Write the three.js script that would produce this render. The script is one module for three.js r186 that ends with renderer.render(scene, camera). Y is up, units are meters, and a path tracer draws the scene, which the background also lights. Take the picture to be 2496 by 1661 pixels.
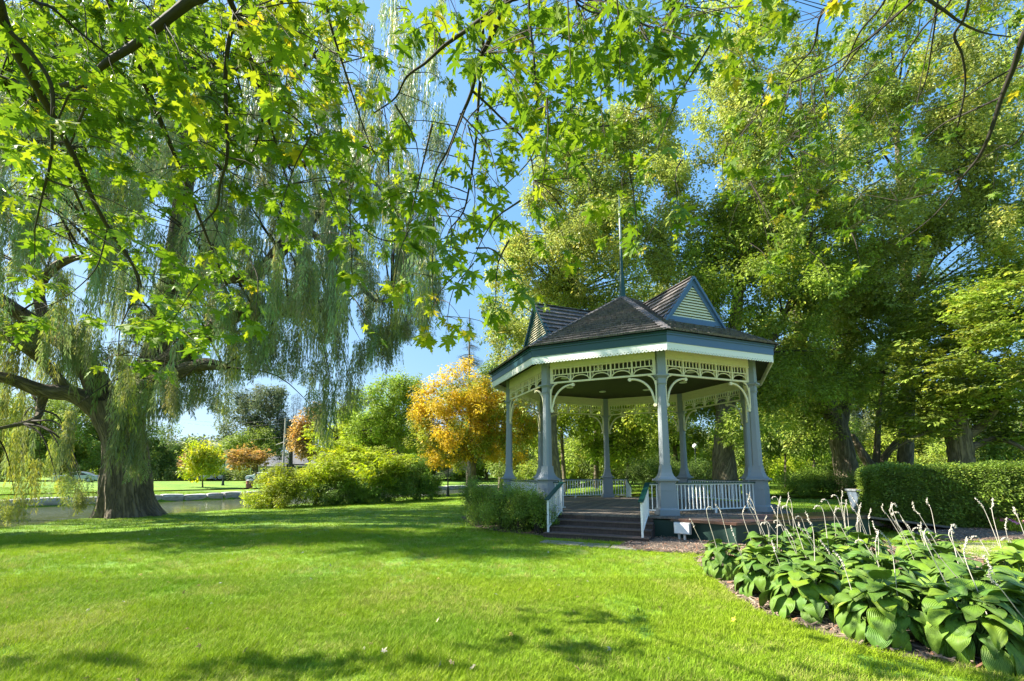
import * as THREE from 'three';
import { mergeGeometries, mergeVertices } from 'three/addons/utils/BufferGeometryUtils.js';
import { RoundedBoxGeometry } from 'three/addons/geometries/RoundedBoxGeometry.js';

// ---------------------------------------------------------------- camera, sky, sun, exposure
const scene = new THREE.Scene();
const camera = new THREE.PerspectiveCamera(75.16, 2496 / 1661, 0.05, 900);
camera.position.set(0, 1.85, 0);
camera.rotation.set(0.1309, 0, 0);
camera.setViewOffset(2496, 1661, 0, -182, 2496, 1661);          // a shifted lens: the verticals stay nearly upright
const renderer = new THREE.WebGLRenderer({ antialias: true });
renderer.toneMapping = THREE.LinearToneMapping;
renderer.toneMappingExposure = 3.5;
renderer.shadowMap.enabled = true;

const rad = Math.PI / 180;
const SUN_AZ = -94 * rad, SUN_EL = 40 * rad;                    // azimuth a means the direction (sin a, cos a) in x, z
const sunDir = new THREE.Vector3(Math.cos(SUN_EL) * Math.sin(SUN_AZ), Math.sin(SUN_EL), Math.cos(SUN_EL) * Math.cos(SUN_AZ));
{
  const W = 1024, H = 512, data = new Float32Array(W * H * 4);
  const zen = [0.030, 0.112, 0.275], mid = [0.062, 0.18, 0.315], hor = [0.21, 0.29, 0.325];
  for (let j = 0; j < H; j++) {
    const el = ((j + 0.5) / H - 0.5) * Math.PI, y = Math.sin(el);
    for (let i = 0; i < W; i++) {
      const az = ((i + 0.5) / W - 0.5) * 2 * Math.PI, x = Math.cos(az) * Math.cos(el), z = Math.sin(az) * Math.cos(el);
      const c = x * sunDir.x + y * sunDir.y + z * sunDir.z;
      const e = Math.max(0, y), a = Math.exp(-e * 5.2), b = Math.exp(-e * 1.7);
      const halo = 0.30 * Math.exp((c - 1) * 2.0) + 0.7 * Math.exp((c - 1) * 22);
      const k = (j * W + i) * 4;
      for (let n = 0; n < 3; n++) {
        let v = zen[n] * (1 - b) + mid[n] * (b - a * 0.8) * 1.0 + hor[n] * a * 0.8;
        v += halo * [1.0, 1.0, 1.0][n] * (0.35 + 0.65 * a);
        if (y < 0) v *= 0.35 + 0.65 * Math.exp(y * 12);
        data[k + n] = Math.max(0, v);
      }
      data[k + 3] = 1;
    }
  }
  const sky = new THREE.DataTexture(data, W, H, THREE.RGBAFormat, THREE.FloatType);
  sky.mapping = THREE.EquirectangularReflectionMapping;
  sky.magFilter = sky.minFilter = THREE.LinearFilter; sky.wrapS = THREE.RepeatWrapping; sky.needsUpdate = true;
  scene.background = sky; scene.environment = sky;
}
const sun = new THREE.DirectionalLight(new THREE.Color(1, 0.94, 0.80), 5.0);
sun.position.copy(sunDir).multiplyScalar(120).add(new THREE.Vector3(0, 0, -25)); sun.target.position.set(0, 0, -25);
sun.castShadow = true; sun.shadow.radius = 1; sun.shadow.mapSize.set(4096, 4096);
Object.assign(sun.shadow.camera, { left: -70, right: 70, top: 70, bottom: -70, near: 1, far: 300 });
scene.add(sun, sun.target);

// ---------------------------------------------------------------- helpers
const V = (x, y, z) => new THREE.Vector3(x, y, z);
const clamp = THREE.MathUtils.clamp, lerp = THREE.MathUtils.lerp, sstep = (a, b, x) => { const t = clamp((x - a) / (b - a), 0, 1); return t * t * (3 - 2 * t); };
function rng(seed) { let s = seed >>> 0; return () => { s = (s + 0x6D2B79F5) >>> 0; let t = s; t = Math.imul(t ^ (t >>> 15), t | 1); t ^= t + Math.imul(t ^ (t >>> 7), t | 61); return ((t ^ (t >>> 14)) >>> 0) / 4294967296; }; }
// a pixel of the 2356 x 1568 view and a depth along the lens axis -> a point in the place
const CP = Math.cos(0.1309), SP = Math.sin(0.1309), F = 1018.6, CX = 1178, CY = 955.7;
function at(px, py, t) { const u = (px - CX) / F, v = (py - CY) / F; return V(u * t, 1.85 + (-v * CP + SP) * t, -(CP + v * SP) * t); }
function onGround(px, py, h = 0) { const v = (py - CY) / F; const t = (1.85 - h) / (v * CP - SP); return at(px, py, t); }
const used = new Map();
function numbered(name) { const n = used.get(name) ?? 0; used.set(name, n + 1); return n ? name + '_' + String(n).padStart(3, '0') : name; }
function tag(o, label, category, group, kind) {
  if (label) o.userData.label = label; if (category) o.userData.category = category;
  if (group) o.userData.group = group; if (kind) o.userData.kind = kind; return o;
}
function thing(name, label, category, pos = V(0, 0, 0), turn = 0, group) {
  const o = new THREE.Group(); o.name = numbered(name); o.position.copy(pos); o.rotation.y = turn; scene.add(o);
  return tag(o, label, category, group);
}
function obj(name, geo, mat, parent = scene) {
  const g = Array.isArray(geo) ? merge(geo) : geo;
  const m = new THREE.Mesh(g, mat); m.name = parent === scene ? numbered(name) : name; m.castShadow = m.receiveShadow = true; parent.add(m); return m;
}
function sub(name, parent) { const g = new THREE.Group(); g.name = name; parent.add(g); return g; }
function struct(name, geo, mat) { return tag(obj(name, geo, mat), null, null, null, 'structure'); }
function norm(g) { let n = g.index ? g.toNonIndexed() : g; for (const k of Object.keys(n.attributes)) if (!['position', 'normal', 'uv'].includes(k)) n.deleteAttribute(k); if (!n.attributes.uv) n.setAttribute('uv', new THREE.BufferAttribute(new Float32Array(n.attributes.position.count * 2), 2)); return n; }
function merge(list) { return mergeGeometries(list.map(norm)); }
const M4 = (p, e = [0, 0, 0], s = 1) => new THREE.Matrix4().compose(p, new THREE.Quaternion().setFromEuler(new THREE.Euler(...e)), typeof s === 'number' ? V(s, s, s) : s);
// box with uv in metres
function box(w, h, d, x = 0, y = 0, z = 0, e) {
  const g = new THREE.BoxGeometry(w, h, d), u = g.attributes.uv, n = g.attributes.normal;
  for (let i = 0; i < u.count; i++) { const ax = Math.abs(n.getX(i)), ay = Math.abs(n.getY(i)); u.setXY(i, u.getX(i) * (ax > 0.5 ? d : w), u.getY(i) * (ay > 0.5 ? d : h)); }
  if (e) g.applyMatrix4(M4(V(0, 0, 0), e)); return g.translate(x, y, z);
}
function rbox(w, h, d, x, y, z, r = 0.012) { return new RoundedBoxGeometry(w, h, d, 1, r).translate(x, y, z); }
// tapered tube through points; r is a number, [r0, r1] or a list
function tube(pts, r, sides = 7, per = 4, wob = 0, seed = 1) {
  const R = rng(seed), c = pts.length > 2 ? new THREE.CatmullRomCurve3(pts) : new THREE.LineCurve3(pts[0], pts[1]);
  const n = Math.max(1, (pts.length - 1) * per), P = [], N = [], U = [], I = [];
  let up = V(0.31, 0.2, 0.93), len = 0, prev = null;
  for (let i = 0; i <= n; i++) {
    const t = i / n, p = c.getPoint(t), d = c.getTangent(t).normalize();
    if (prev) len += p.distanceTo(prev); prev = p;
    const a = up.clone().addScaledVector(d, -up.dot(d)).normalize(), b = d.clone().cross(a); up = a;
    const q = Array.isArray(r) ? (r.length === 2 ? lerp(r[0], r[1], t) : (() => { const k = t * (r.length - 1), f = Math.min(r.length - 2, Math.floor(k)); return lerp(r[f], r[f + 1], k - f); })()) : r;
    for (let j = 0; j <= sides; j++) {
      const w = j / sides * 2 * Math.PI, k = q * (j === sides ? 1 : 1 + wob * (R() - 0.5));
      const nx = a.clone().multiplyScalar(Math.cos(w)).addScaledVector(b, Math.sin(w));
      P.push(p.x + nx.x * k, p.y + nx.y * k, p.z + nx.z * k); N.push(nx.x, nx.y, nx.z); U.push(j / sides * Math.max(0.05, 6.28 * q), len);
    }
    if (i) for (let j = 0; j < sides; j++) { const A = (i - 1) * (sides + 1) + j, B = A + sides + 1; I.push(A, A + 1, B, B, A + 1, B + 1); }
  }
  const g = new THREE.BufferGeometry();
  g.setAttribute('position', new THREE.Float32BufferAttribute(P, 3)); g.setAttribute('normal', new THREE.Float32BufferAttribute(N, 3)); g.setAttribute('uv', new THREE.Float32BufferAttribute(U, 2)); g.setIndex(I);
  return g;
}
function geom(P, I, U) {
  const g = new THREE.BufferGeometry(); g.setAttribute('position', new THREE.Float32BufferAttribute(P, 3));
  if (U) g.setAttribute('uv', new THREE.Float32BufferAttribute(U, 2)); g.setIndex(I); g.computeVertexNormals(); return g;
}
function inst(name, geo, mat, mats, cols, parent = scene) {
  const m = new THREE.InstancedMesh(geo, mat, mats.length); m.name = parent === scene ? numbered(name) : name; m.castShadow = m.receiveShadow = true;
  mats.forEach((x, i) => m.setMatrixAt(i, x)); if (cols) cols.forEach((c, i) => m.setColorAt(i, c)); parent.add(m); return m;
}
// ---------------------------------------------------------------- noise and textures
function hash2(x, y, s) { let h = Math.imul(x, 374761393) ^ Math.imul(y, 668265263) ^ Math.imul(s, 1274126177); h = Math.imul(h ^ (h >>> 13), 1274126177); return ((h ^ (h >>> 16)) >>> 0) / 4294967296; }
function vnoise(x, y, s = 0, px = 1e9, py = 1e9) {
  const ix = Math.floor(x), iy = Math.floor(y), fx = x - ix, fy = y - iy, u = fx * fx * (3 - 2 * fx), v = fy * fy * (3 - 2 * fy), m = (a, p) => ((a % p) + p) % p;
  const a = hash2(m(ix, px), m(iy, py), s), b = hash2(m(ix + 1, px), m(iy, py), s), c = hash2(m(ix, px), m(iy + 1, py), s), d = hash2(m(ix + 1, px), m(iy + 1, py), s);
  return lerp(lerp(a, b, u), lerp(c, d, u), v);
}
function fbm(x, y, s = 0, o = 4, px = 1e9, py = 1e9) { let a = 0.5, t = 0, w = 0; for (let i = 0; i < o; i++) { t += a * vnoise(x, y, s + i, px, py); w += a; a *= 0.55; x *= 2; y *= 2; px *= 2; py *= 2; } return t / w; }
function tex(w, h, fn, srgb = true, rx = 1, ry = 1) {
  const d = new Uint8Array(w * h * 4);
  for (let j = 0; j < h; j++) for (let i = 0; i < w; i++) { const c = fn(i / w, j / h), k = (j * w + i) * 4; for (let n = 0; n < 3; n++) d[k + n] = clamp(Math.round((srgb ? Math.pow(Math.max(0, c[n]), 1 / 2.2) : c[n]) * 255), 0, 255); d[k + 3] = 255; }
  const t = new THREE.DataTexture(d, w, h); t.wrapS = t.wrapT = THREE.RepeatWrapping; t.magFilter = THREE.LinearFilter; t.minFilter = THREE.LinearMipmapLinearFilter; t.generateMipmaps = true;
  if (srgb) t.colorSpace = THREE.SRGBColorSpace; t.repeat.set(rx, ry); t.needsUpdate = true; return t;
}
const mixc = (a, b, t) => [lerp(a[0], b[0], t), lerp(a[1], b[1], t), lerp(a[2], b[2], t)];
const C = (r, g, b) => new THREE.Color().setRGB(r, g, b);
const std = (c, rough = 0.8, extra = {}) => new THREE.MeshStandardMaterial({ color: c, roughness: rough, side: THREE.DoubleSide, ...extra });
const phys = (c, rough, extra = {}) => new THREE.MeshPhysicalMaterial({ color: c, roughness: rough, side: THREE.DoubleSide, ...extra });
// bark: vertical furrows
const barkH = (u, v) => { const w = fbm(u * 6, v * 3, 3, 3, 6, 3) * 0.35, r = Math.abs(fbm(u * 9 + w * 3, v * 2.0, 7, 4, 9, 2) * 2 - 1); return clamp(r * 1.7 + 0.25 * fbm(u * 40, v * 16, 11, 2, 40, 16), 0, 1); };
const barkBump = tex(512, 512, (u, v) => { const h = barkH(u, v); return [h, h, h]; }, false, 0.8, 0.55);
const barkCol = tex(512, 512, (u, v) => mixc([0.035, 0.028, 0.02], [0.19, 0.155, 0.115], clamp(barkH(u, v) * 0.8 + 0.3 * fbm(u * 5, v * 5, 21, 4, 5, 5) - 0.1, 0, 1)), true, 0.8, 0.55);
const woodGrain = (a, b, s) => tex(256, 256, (u, v) => { const g = fbm(u * 40, v * 3, s, 4, 40, 3), p = fbm(u * 4, v * 5, s + 9, 4, 4, 5); return mixc(a, b, clamp(g * 0.75 + p * 0.6 - 0.25, 0, 1)); }, true, 1, 1);
const paintTex = tex(512, 512, (u, v) => { const g = fbm(u * 6, v * 26, 101, 4, 6, 26), c = fbm(u * 60, v * 60, 107, 2, 60, 60); const k = 0.86 + 0.2 * g + (c > 0.8 ? -0.22 : 0); return [k, k, k * 0.99]; }, true, 1, 1);
const M = {
  bark: std(C(1.35, 1.3, 1.2), 0.95, { map: barkCol, bumpMap: barkBump, bumpScale: 0.07 }),
  barkGrey: std(C(1.5, 1.45, 1.35), 0.95, { map: barkCol, bumpMap: barkBump, bumpScale: 0.04 }),
  barkDark: std(C(0.55, 0.5, 0.45), 0.95, { map: barkCol, bumpMap: barkBump, bumpScale: 0.02 }),
  twig: std(C(0.04, 0.03, 0.02), 0.9), louvre: std(C(0.86, 0.79, 0.58), 0.6), spire: std(C(0.33, 0.36, 0.34), 0.5), maplewood: std(C(0.028, 0.022, 0.016), 0.9),
  post: phys(C(0.25, 0.277, 0.30), 0.5, { map: paintTex, clearcoat: 0.15, clearcoatRoughness: 0.4 }),
  cream: std(C(0.84, 0.75, 0.49), 0.55, { map: paintTex }), white: std(C(0.80, 0.78, 0.71), 0.5), railwhite: std(C(0.78, 0.79, 0.78), 0.4),
  green: phys(C(0.006, 0.052, 0.040), 0.4, { clearcoat: 0.15, clearcoatRoughness: 0.25 }),
  skirt: std(C(0.006, 0.036, 0.024), 0.6),
  teal: phys(C(0.012, 0.068, 0.085), 0.45, { clearcoat: 0.12, clearcoatRoughness: 0.3 }),
  blue: phys(C(0.075, 0.135, 0.245), 0.45, { clearcoat: 0.12, clearcoatRoughness: 0.3 }),  // the trim paint with blue sky light mixed into its colour
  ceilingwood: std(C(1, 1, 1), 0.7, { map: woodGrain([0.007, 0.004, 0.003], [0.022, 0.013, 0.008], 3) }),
  metalgrey: std(C(0.5, 0.5, 0.48), 0.45), dark: std(C(0.012, 0.012, 0.012), 0.5), lampblack: std(C(0.012, 0.02, 0.018), 0.4),
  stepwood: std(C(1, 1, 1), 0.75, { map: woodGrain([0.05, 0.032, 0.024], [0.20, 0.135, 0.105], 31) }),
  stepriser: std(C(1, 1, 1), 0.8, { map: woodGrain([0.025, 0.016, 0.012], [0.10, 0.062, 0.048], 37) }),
  redwood: phys(C(1, 1, 1), 0.35, { map: woodGrain([0.05, 0.024, 0.017], [0.12, 0.055, 0.038], 41), clearcoat: 0.3, clearcoatRoughness: 0.3 }),
};
const plankMats = [0, 1, 2, 3].map((k) => std(C(1, 1, 1), 0.75, { map: woodGrain([0.07 + k * 0.012, 0.055 + k * 0.01, 0.042 + k * 0.008], [0.20 + k * 0.02, 0.165 + k * 0.015, 0.13 + k * 0.012], 50 + k) }));
const shakeMats = [0, 1, 2, 3, 4].map((k) => std(C(1, 1, 1), 0.85, { map: woodGrain(mixc([0.03, 0.026, 0.027], [0.07, 0.055, 0.05], (k * 0.37) % 1), mixc([0.15, 0.135, 0.135], [0.28, 0.24, 0.22], (k * 0.61) % 1), 60 + k) }));
const shakeMerged = shakeMats[1];

// ---------------------------------------------------------------- ground, water, paths
const nearShore = [[-90, 8], [-40, -8], [-30, -13.5], [-22.4, -16.4], [-20.7, -18.4], [-21, -21.6], [-19.9, -24.3], [-17.7, -25.2], [-16.9, -28.6], [-12.8, -37], [-7.3, -46], [1, -58], [12, -72]];
const farShore = [[24, -84], [14, -85], [5, -83], [-9.5, -73], [-20, -63], [-27, -51.5], [-29.5, -45.7], [-37.7, -35.5], [-45, -28], [-58, -19], [-90, -8]];
const WATER = -0.75;
function segDist(px, pz, line) { let best = 1e9; for (let i = 1; i < line.length; i++) { const [ax, az] = line[i - 1], [bx, bz] = line[i], dx = bx - ax, dz = bz - az, t = clamp(((px - ax) * dx + (pz - az) * dz) / (dx * dx + dz * dz), 0, 1); best = Math.min(best, Math.hypot(px - ax - dx * t, pz - az - dz * t)); } return best; }
const pondPoly = [...nearShore, ...farShore];
function inPoly(x, z, poly) { let c = false; for (let i = 0, j = poly.length - 1; i < poly.length; j = i++) { const [xi, zi] = poly[i], [xj, zj] = poly[j]; if ((zi > z) !== (zj > z) && x < (xj - xi) * (z - zi) / (zj - zi) + xi) c = !c; } return c; }
function ground(x, z) {
  const dn = segDist(x, z, nearShore), df = segDist(x, z, farShore), inside = inPoly(x, z, pondPoly);
  const near = -0.32 * sstep(15, 1, dn) * sstep(12, -6, x) + 0.5 * sstep(-25, -42, z) * sstep(4, 12, x) + 0.03 * (fbm(x * 0.25, z * 0.25, 90, 2) - 0.5) * sstep(0, 6, Math.hypot(x - 5, z + 17) - 7);
  const far = -0.2 + 0.8 * sstep(0, 36, df);
  if (inside) return dn < df ? lerp(near, -1.5, sstep(0, 1.0, dn)) : lerp(far - 0.1, -1.5, sstep(0.3, 0.9, df));
  return dn < df ? near : far;
}
const cuts = (a, b, dense0, dense1, s0, s1) => { const o = []; let v = a; while (v < b) { o.push(v); v += v >= dense0 && v < dense1 ? s0 : s1 * (1 + Math.min(6, Math.max(0, (v < dense0 ? dense0 - v : v - dense1)) / 30)); } o.push(b); return o; };
{
  const xs = cuts(-420, 420, -62, 40, 0.6, 1.2), zs = cuts(-420, 60, -92, 3, 0.6, 1.2), P = [], U = [], I = [];
  for (const z of zs) for (const x of xs) { P.push(x, ground(x, z), z); U.push(x, z); }
  const nx = xs.length; for (let j = 1; j < zs.length; j++) for (let i = 1; i < nx; i++) { const a = (j - 1) * nx + i - 1; I.push(a, a + nx, a + 1, a + 1, a + nx, a + nx + 1); }
  const gcol = tex(1024, 1024, (u, v) => {
    const a = fbm(u * 7, v * 7, 1, 4, 7, 7), b = fbm(u * 160, v * 160, 5, 3, 160, 160), s = fbm(u * 23, v * 23, 9, 3, 23, 23);
    let c = mixc([0.08, 0.19, 0.006], [0.20, 0.33, 0.010], clamp(a * 1.5 - 0.3 + (b - 0.5) * 0.8, 0, 1));
    return mixc(c, [0.26, 0.25, 0.06], clamp((s - 0.6) * 2.2, 0, 0.45));
  }, true, 1 / 9, 1 / 9);
  const gb = tex(512, 512, (u, v) => { const h = fbm(u * 90, v * 90, 15, 3, 90, 90); return [h, h, h]; }, false, 1 / 2.3, 1 / 2.3);
  struct('lawn', geom(P, I, U), std(C(1, 1, 1), 1, { map: gcol, bumpMap: gb, bumpScale: 0.03 }));
}
{
  const s = new THREE.Shape(); pondPoly.forEach(([x, z], i) => (i ? s.lineTo(x, -z) : s.moveTo(x, -z)));
  const g = new THREE.ShapeGeometry(s).rotateX(-Math.PI / 2).translate(0, WATER, 0), u = g.attributes.uv, p = g.attributes.position;
  for (let i = 0; i < u.count; i++) u.setXY(i, p.getX(i), p.getZ(i));
  const rip = tex(512, 512, (a, b) => { const h = fbm(a * 24, b * 9, 70, 4, 24, 9); return [h, h, h]; }, false, 1 / 7, 1 / 7);
  struct('water', g, phys(C(0.085, 0.10, 0.045), 0.07, { bumpMap: rip, bumpScale: 0.012, ior: 1.33 }));
}
function ribbon(line, width, lift, mat, name, step = 1.5) {
  const P = [], I = [], U = []; const c = new THREE.CatmullRomCurve3(line.map(([x, z]) => V(x, 0, z))), L = c.getLength(), n = Math.ceil(L / step);
  for (let i = 0; i <= n; i++) { const p = c.getPointAt(i / n), d = c.getTangentAt(i / n); for (let k = 0; k <= 2; k++) { const o = (k / 2 - 0.5) * width, x = p.x + d.z * o, z = p.z - d.x * o; P.push(x, ground(x, z) + lift, z); U.push(o, i / n * L); } if (i) for (let k = 0; k < 2; k++) { const a = (i - 1) * 3 + k; I.push(a, a + 1, a + 3, a + 3, a + 1, a + 4); } }
  const g = geom(P, I, U); const nn = g.attributes.normal; for (let i = 0; i < nn.count; i++) if (nn.getY(i) < 0) nn.setXYZ(i, -nn.getX(i), -nn.getY(i), -nn.getZ(i)); return struct(name, g, mat);
}
const speck = (a, b, s, k) => tex(256, 256, (u, v) => mixc(a, b, clamp(fbm(u * k, v * k, s, 4, k, k) * 1.6 - 0.3, 0, 1)), true, 0.5, 0.5);
const pathMat = std(C(1, 1, 1), 0.9, { map: speck([0.30, 0.27, 0.24], [0.46, 0.42, 0.37], 3, 40) }), roadMat = std(C(1, 1, 1), 0.9, { map: speck([0.10, 0.10, 0.10], [0.17, 0.17, 0.17], 4, 50) });
ribbon([[-75, -28], [-52, -34], [-43.5, -43], [-36.5, -52], [-31, -62], [-24, -72], [-10, -82], [8, -92], [30, -96]], 1.8, 0.03, pathMat, 'path');
ribbon([[-120, -60], [-80, -68], [-50, -80], [-30, -92], [0, -112], [60, -125]], 8, 0.04, roadMat, 'road', 2.5);
ribbon([[40, -27], [24, -31], [17, -32.5], [9, -34], [0, -38], [-3, -46], [4, -56], [14, -66]], 2.4, 0.03, std(C(1, 1, 1), 0.9, { map: speck([0.22, 0.18, 0.15], [0.38, 0.33, 0.28], 6, 40) }), 'footpath');
function bed(pts, name, label, lift = 0.012) {                      // a patch of mulch with an uneven surface, laid on the level ground
  const poly = pts, xs = pts.map((p) => p[0]), zs = pts.map((p) => p[1]), x0 = Math.min(...xs), x1 = Math.max(...xs), z0 = Math.min(...zs), z1 = Math.max(...zs), s = 0.12, P = [], U = [], I = [], id = new Map();
  const nx = Math.ceil((x1 - x0) / s), nz = Math.ceil((z1 - z0) / s);
  const vert = (i, j) => { const k = i + j * (nx + 2); if (!id.has(k)) { const x = x0 + i * s, z = z0 + j * s, edge = segDist(x, z, [...poly, poly[0]]); id.set(k, P.length / 3); P.push(x, ground(x, z) + lift + Math.min(0.045, edge * 0.12) * (0.55 + 0.9 * fbm(x * 4, z * 4, 33, 3)), z); U.push(x, z); } return id.get(k); };
  for (let j = 0; j < nz; j++) for (let i = 0; i < nx; i++) { if (!inPoly(x0 + (i + 0.5) * s, z0 + (j + 0.5) * s, poly)) continue; const a = vert(i, j), b = vert(i + 1, j), c = vert(i, j + 1), d = vert(i + 1, j + 1); I.push(a, c, b, b, c, d); }
  return struct(name, geom(P, I, U), mulchMat);
}
const mulchMat = std(C(1, 1, 1), 0.95, { map: tex(512, 512, (u, v) => { const a = fbm(u * 22, v * 22, 81, 3, 22, 22), b = fbm(u * 90, v * 60, 85, 2, 90, 60); return mixc([0.035, 0.024, 0.017], [0.22, 0.16, 0.115], clamp(a * 0.8 + b * 0.9 - 0.45, 0, 1)); }, true, 0.6, 0.6) });
const gp = (px, py) => { const p = onGround(px, py); return [p.x, p.z]; };
const hostaBed = [[3.95, -9.9], [3.6, -8.4], [3.35, -7.0], [3.3, -6.2], [3.5, -5.6], [3.8, -4.9], [4.2, -4.55], [4.75, -4.2], [7, -3.2], [8.5, -5], [9, -8], [10, -9.5], [10.5, -11.2], [7.9, -11.8], [5.9, -11.4], [4.7, -10.3]];
const stairBed = [[2.62, -11.38], [3.13, -10.88], [4.23, -10.5], [4.7, -10.25], [5.9, -11.35], [7.9, -11.8], [10, -12], [10.4, -14], [8.2, -13], [5.8, -12.2], [4.5, -13.4], [3.7, -12.6], [2.9, -11.9]];
const leftBed = [[1.15, -13.3], [0.29, -13.85], [-0.68, -14.7], [-1.34, -15.9], [-2.12, -19], [-1.4, -21.4], [0.2, -20], [0.6, -16.5], [1.7, -14.6]];
const hedgeBed = [[11.2, -12.2], [12.4, -14.8], [13.0, -16.2], [16.6, -21.5], [30, -21], [30, -10.2], [17, -13.2], [14.5, -12.6]];
bed(hostaBed, 'hosta_bed'); bed(stairBed, 'mulch_bed', '', 0.016); bed(leftBed, 'shrub_bed'); bed(hedgeBed, 'hedge_bed');
struct('garden_path', geom([7.6, 0.02, -3.2, 9.7, 0.02, -5, 10.1, 0.02, -9.2, 11.0, 0.02, -12.0, 14.4, 0.02, -12.4, 17, 0.02, -13, 14, 0.02, -8, 13, 0.02, -3], [0, 7, 1, 1, 7, 2, 2, 7, 6, 2, 6, 3, 3, 6, 4, 4, 6, 5], [7.6, -3.2, 9.7, -5, 10.1, -9.2, 11, -12, 14.4, -12.4, 17, -13, 14, -8, 13, -3]), std(C(1, 1, 1), 0.95, { map: speck([0.30, 0.24, 0.19], [0.50, 0.42, 0.34], 16, 60) }));
// ---------------------------------------------------------------- the bandstand
const GC = V(4.892, 0, -18.75), D = 0.6, RP = 5.02, RE = 5.75, A0 = -0.8207, SIDE = Math.PI / 4;
const az = (k) => A0 + k * SIDE, mid = (k) => A0 + (k + 0.5) * SIDE, polar = (r, a, y = 0) => V(r * Math.sin(a), y, r * Math.cos(a));
const gz = thing('bandstand', 'octagonal park bandstand with grey-blue posts, cream fretwork and shake roof', 'gazebo', GC);
const turned = (m, a) => { m.rotation.y = a; return m; };
{
  const R = rng(5);
  // deck: planks cut to an octagon plus a landing in front of the right-hand front side
  const dk = sub('deck', gz), aS = mid(0), tS = V(Math.cos(aS), 0, -Math.sin(aS)), nS = V(Math.sin(aS), 0, Math.cos(aS));
  const toL = (x, z) => { const p = V(x - GC.x, 0, z - GC.z); return [p.dot(tS), p.dot(nS)]; };
  const oct = []; for (let k = 0; k < 8; k++) { const p = polar(5.5 / Math.cos(SIDE / 2), az(k)); oct.push([p.dot(tS), p.dot(nS)]); }
  const cut = (poly, x0, x1) => { const clip = (pts, sgn, lim) => { const o = []; for (let i = 0; i < pts.length; i++) { const a = pts[i], b = pts[(i + 1) % pts.length], da = sgn * (a[0] - lim), db = sgn * (b[0] - lim); if (da >= 0) o.push(a); if (da * db < 0) { const t = da / (da - db); o.push([lerp(a[0], b[0], t), lerp(a[1], b[1], t)]); } } return o; }; return clip(clip(poly, 1, x0), -1, x1); };
  const plank = (poly, y, th, mat, tv, nv, parent) => {
    if (poly.length < 3) return; const s = new THREE.Shape(); poly.forEach(([a, b], i) => (i ? s.lineTo(a, b) : s.moveTo(a, b)));
    const g = new THREE.ExtrudeGeometry(s, { depth: th, bevelEnabled: true, bevelThickness: 0.004, bevelSize: 0.004, bevelOffset: -0.004, bevelSegments: 1 });
    const m = new THREE.Matrix4().makeBasis(tv, nv, V(0, 1, 0)); if (m.determinant() < 0) { const ix = g.index; } g.applyMatrix4(m).translate(0, y - th, 0); g.computeVertexNormals();
    obj('plank', g, mat, parent);
  };
  for (let x = -5.6; x < 5.6; x += 0.146) plank(cut(oct, x, x + 0.14), D - 0.0005 - R() * 0.004, 0.036, plankMats[Math.floor(R() * 4)], tS, nS, dk);
  // landing
  const aL = mid(1), tL = V(Math.cos(aL), 0, -Math.sin(aL)), nL = V(Math.sin(aL), 0, Math.cos(aL));
  const LL = (x, z) => { const p = V(x - GC.x, 0, z - GC.z); return [p.dot(tL), p.dot(nL)]; };
  const land = [LL(4.2, -13.2), LL(5.76, -11.6), LL(10.6, -13.4), LL(11.2, -15.6), LL(8.8, -14.6)].map(([a, b]) => [a, b]);
  const front = LL(5.76, -11.6)[1]; const landPoly = [[LL(4.3, -13.05)[0], 5.56], [LL(5.76, -11.6)[0], front], [LL(10.6, -13.4)[0], front], [LL(10.6, -13.4)[0] + 0.6, 5.56]];
  for (let x = -3; x < 6.4; x += 0.146) { const p = cut(landPoly, x, x + 0.14); if (p.length > 2) plank(p, D - 0.003 - R() * 0.003, 0.034, M.redwood, tL, nL, dk); }
  const holes = []; for (let x = -1.2; x < 1.6; x += 0.146) for (const s of [0.036, 0.104]) holes.push(box(0.05, 0.018, 0.012, x + s, D - 0.02, front + 0.003));
  turned(obj('plank_end', [...holes], M.dark, dk), aL);
  const rim = sub('skirt', gz);
  const wallRun = (pts, h0, h1, th, mat, name) => pts.slice(1).forEach((b, i) => { const a = pts[i], L = Math.hypot(b[0] - a[0], b[1] - a[1]), m = obj(name, box(L, h1 - h0, th, 0, (h0 + h1) / 2, 0), mat, rim); m.position.set((a[0] + b[0]) / 2, 0, (a[1] + b[1]) / 2); m.rotation.y = -Math.atan2(b[1] - a[1], b[0] - a[0]); });
  const W = (p) => [p.x, p.z], loc = (t, n, tv, nv) => W(tv.clone().multiplyScalar(t).addScaledVector(nv, n));
  const L0 = loc(landPoly[0][0], 5.5, tL, nL), L1 = loc(landPoly[1][0] + 0.02, front - 0.06, tL, nL), L2 = loc(landPoly[2][0], front - 0.06, tL, nL), L3 = loc(landPoly[3][0] - 0.05, 5.5, tL, nL);
  wallRun([loc(1.6, 5.42, tS, nS), loc(2.2, 5.42, tS, nS), L1, L2, L3], -0.05, D - 0.075, 0.03, M.skirt, 'skirt_board');
  const o2 = []; for (let k = 2; k <= 8; k++) o2.push(W(polar(5.42 / Math.cos(SIDE / 2), az(k)))); o2.push(loc(-1.34, 5.42, tS, nS));
  wallRun(o2, -0.05, D - 0.075, 0.03, M.skirt, 'skirt_board');
  wallRun([loc(landPoly[0][0], 5.53, tL, nL), loc(landPoly[1][0], front - 0.02, tL, nL), loc(landPoly[2][0], front - 0.02, tL, nL)], D - 0.074, D - 0.045, 0.03, M.redwood, 'edge_board');
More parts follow.
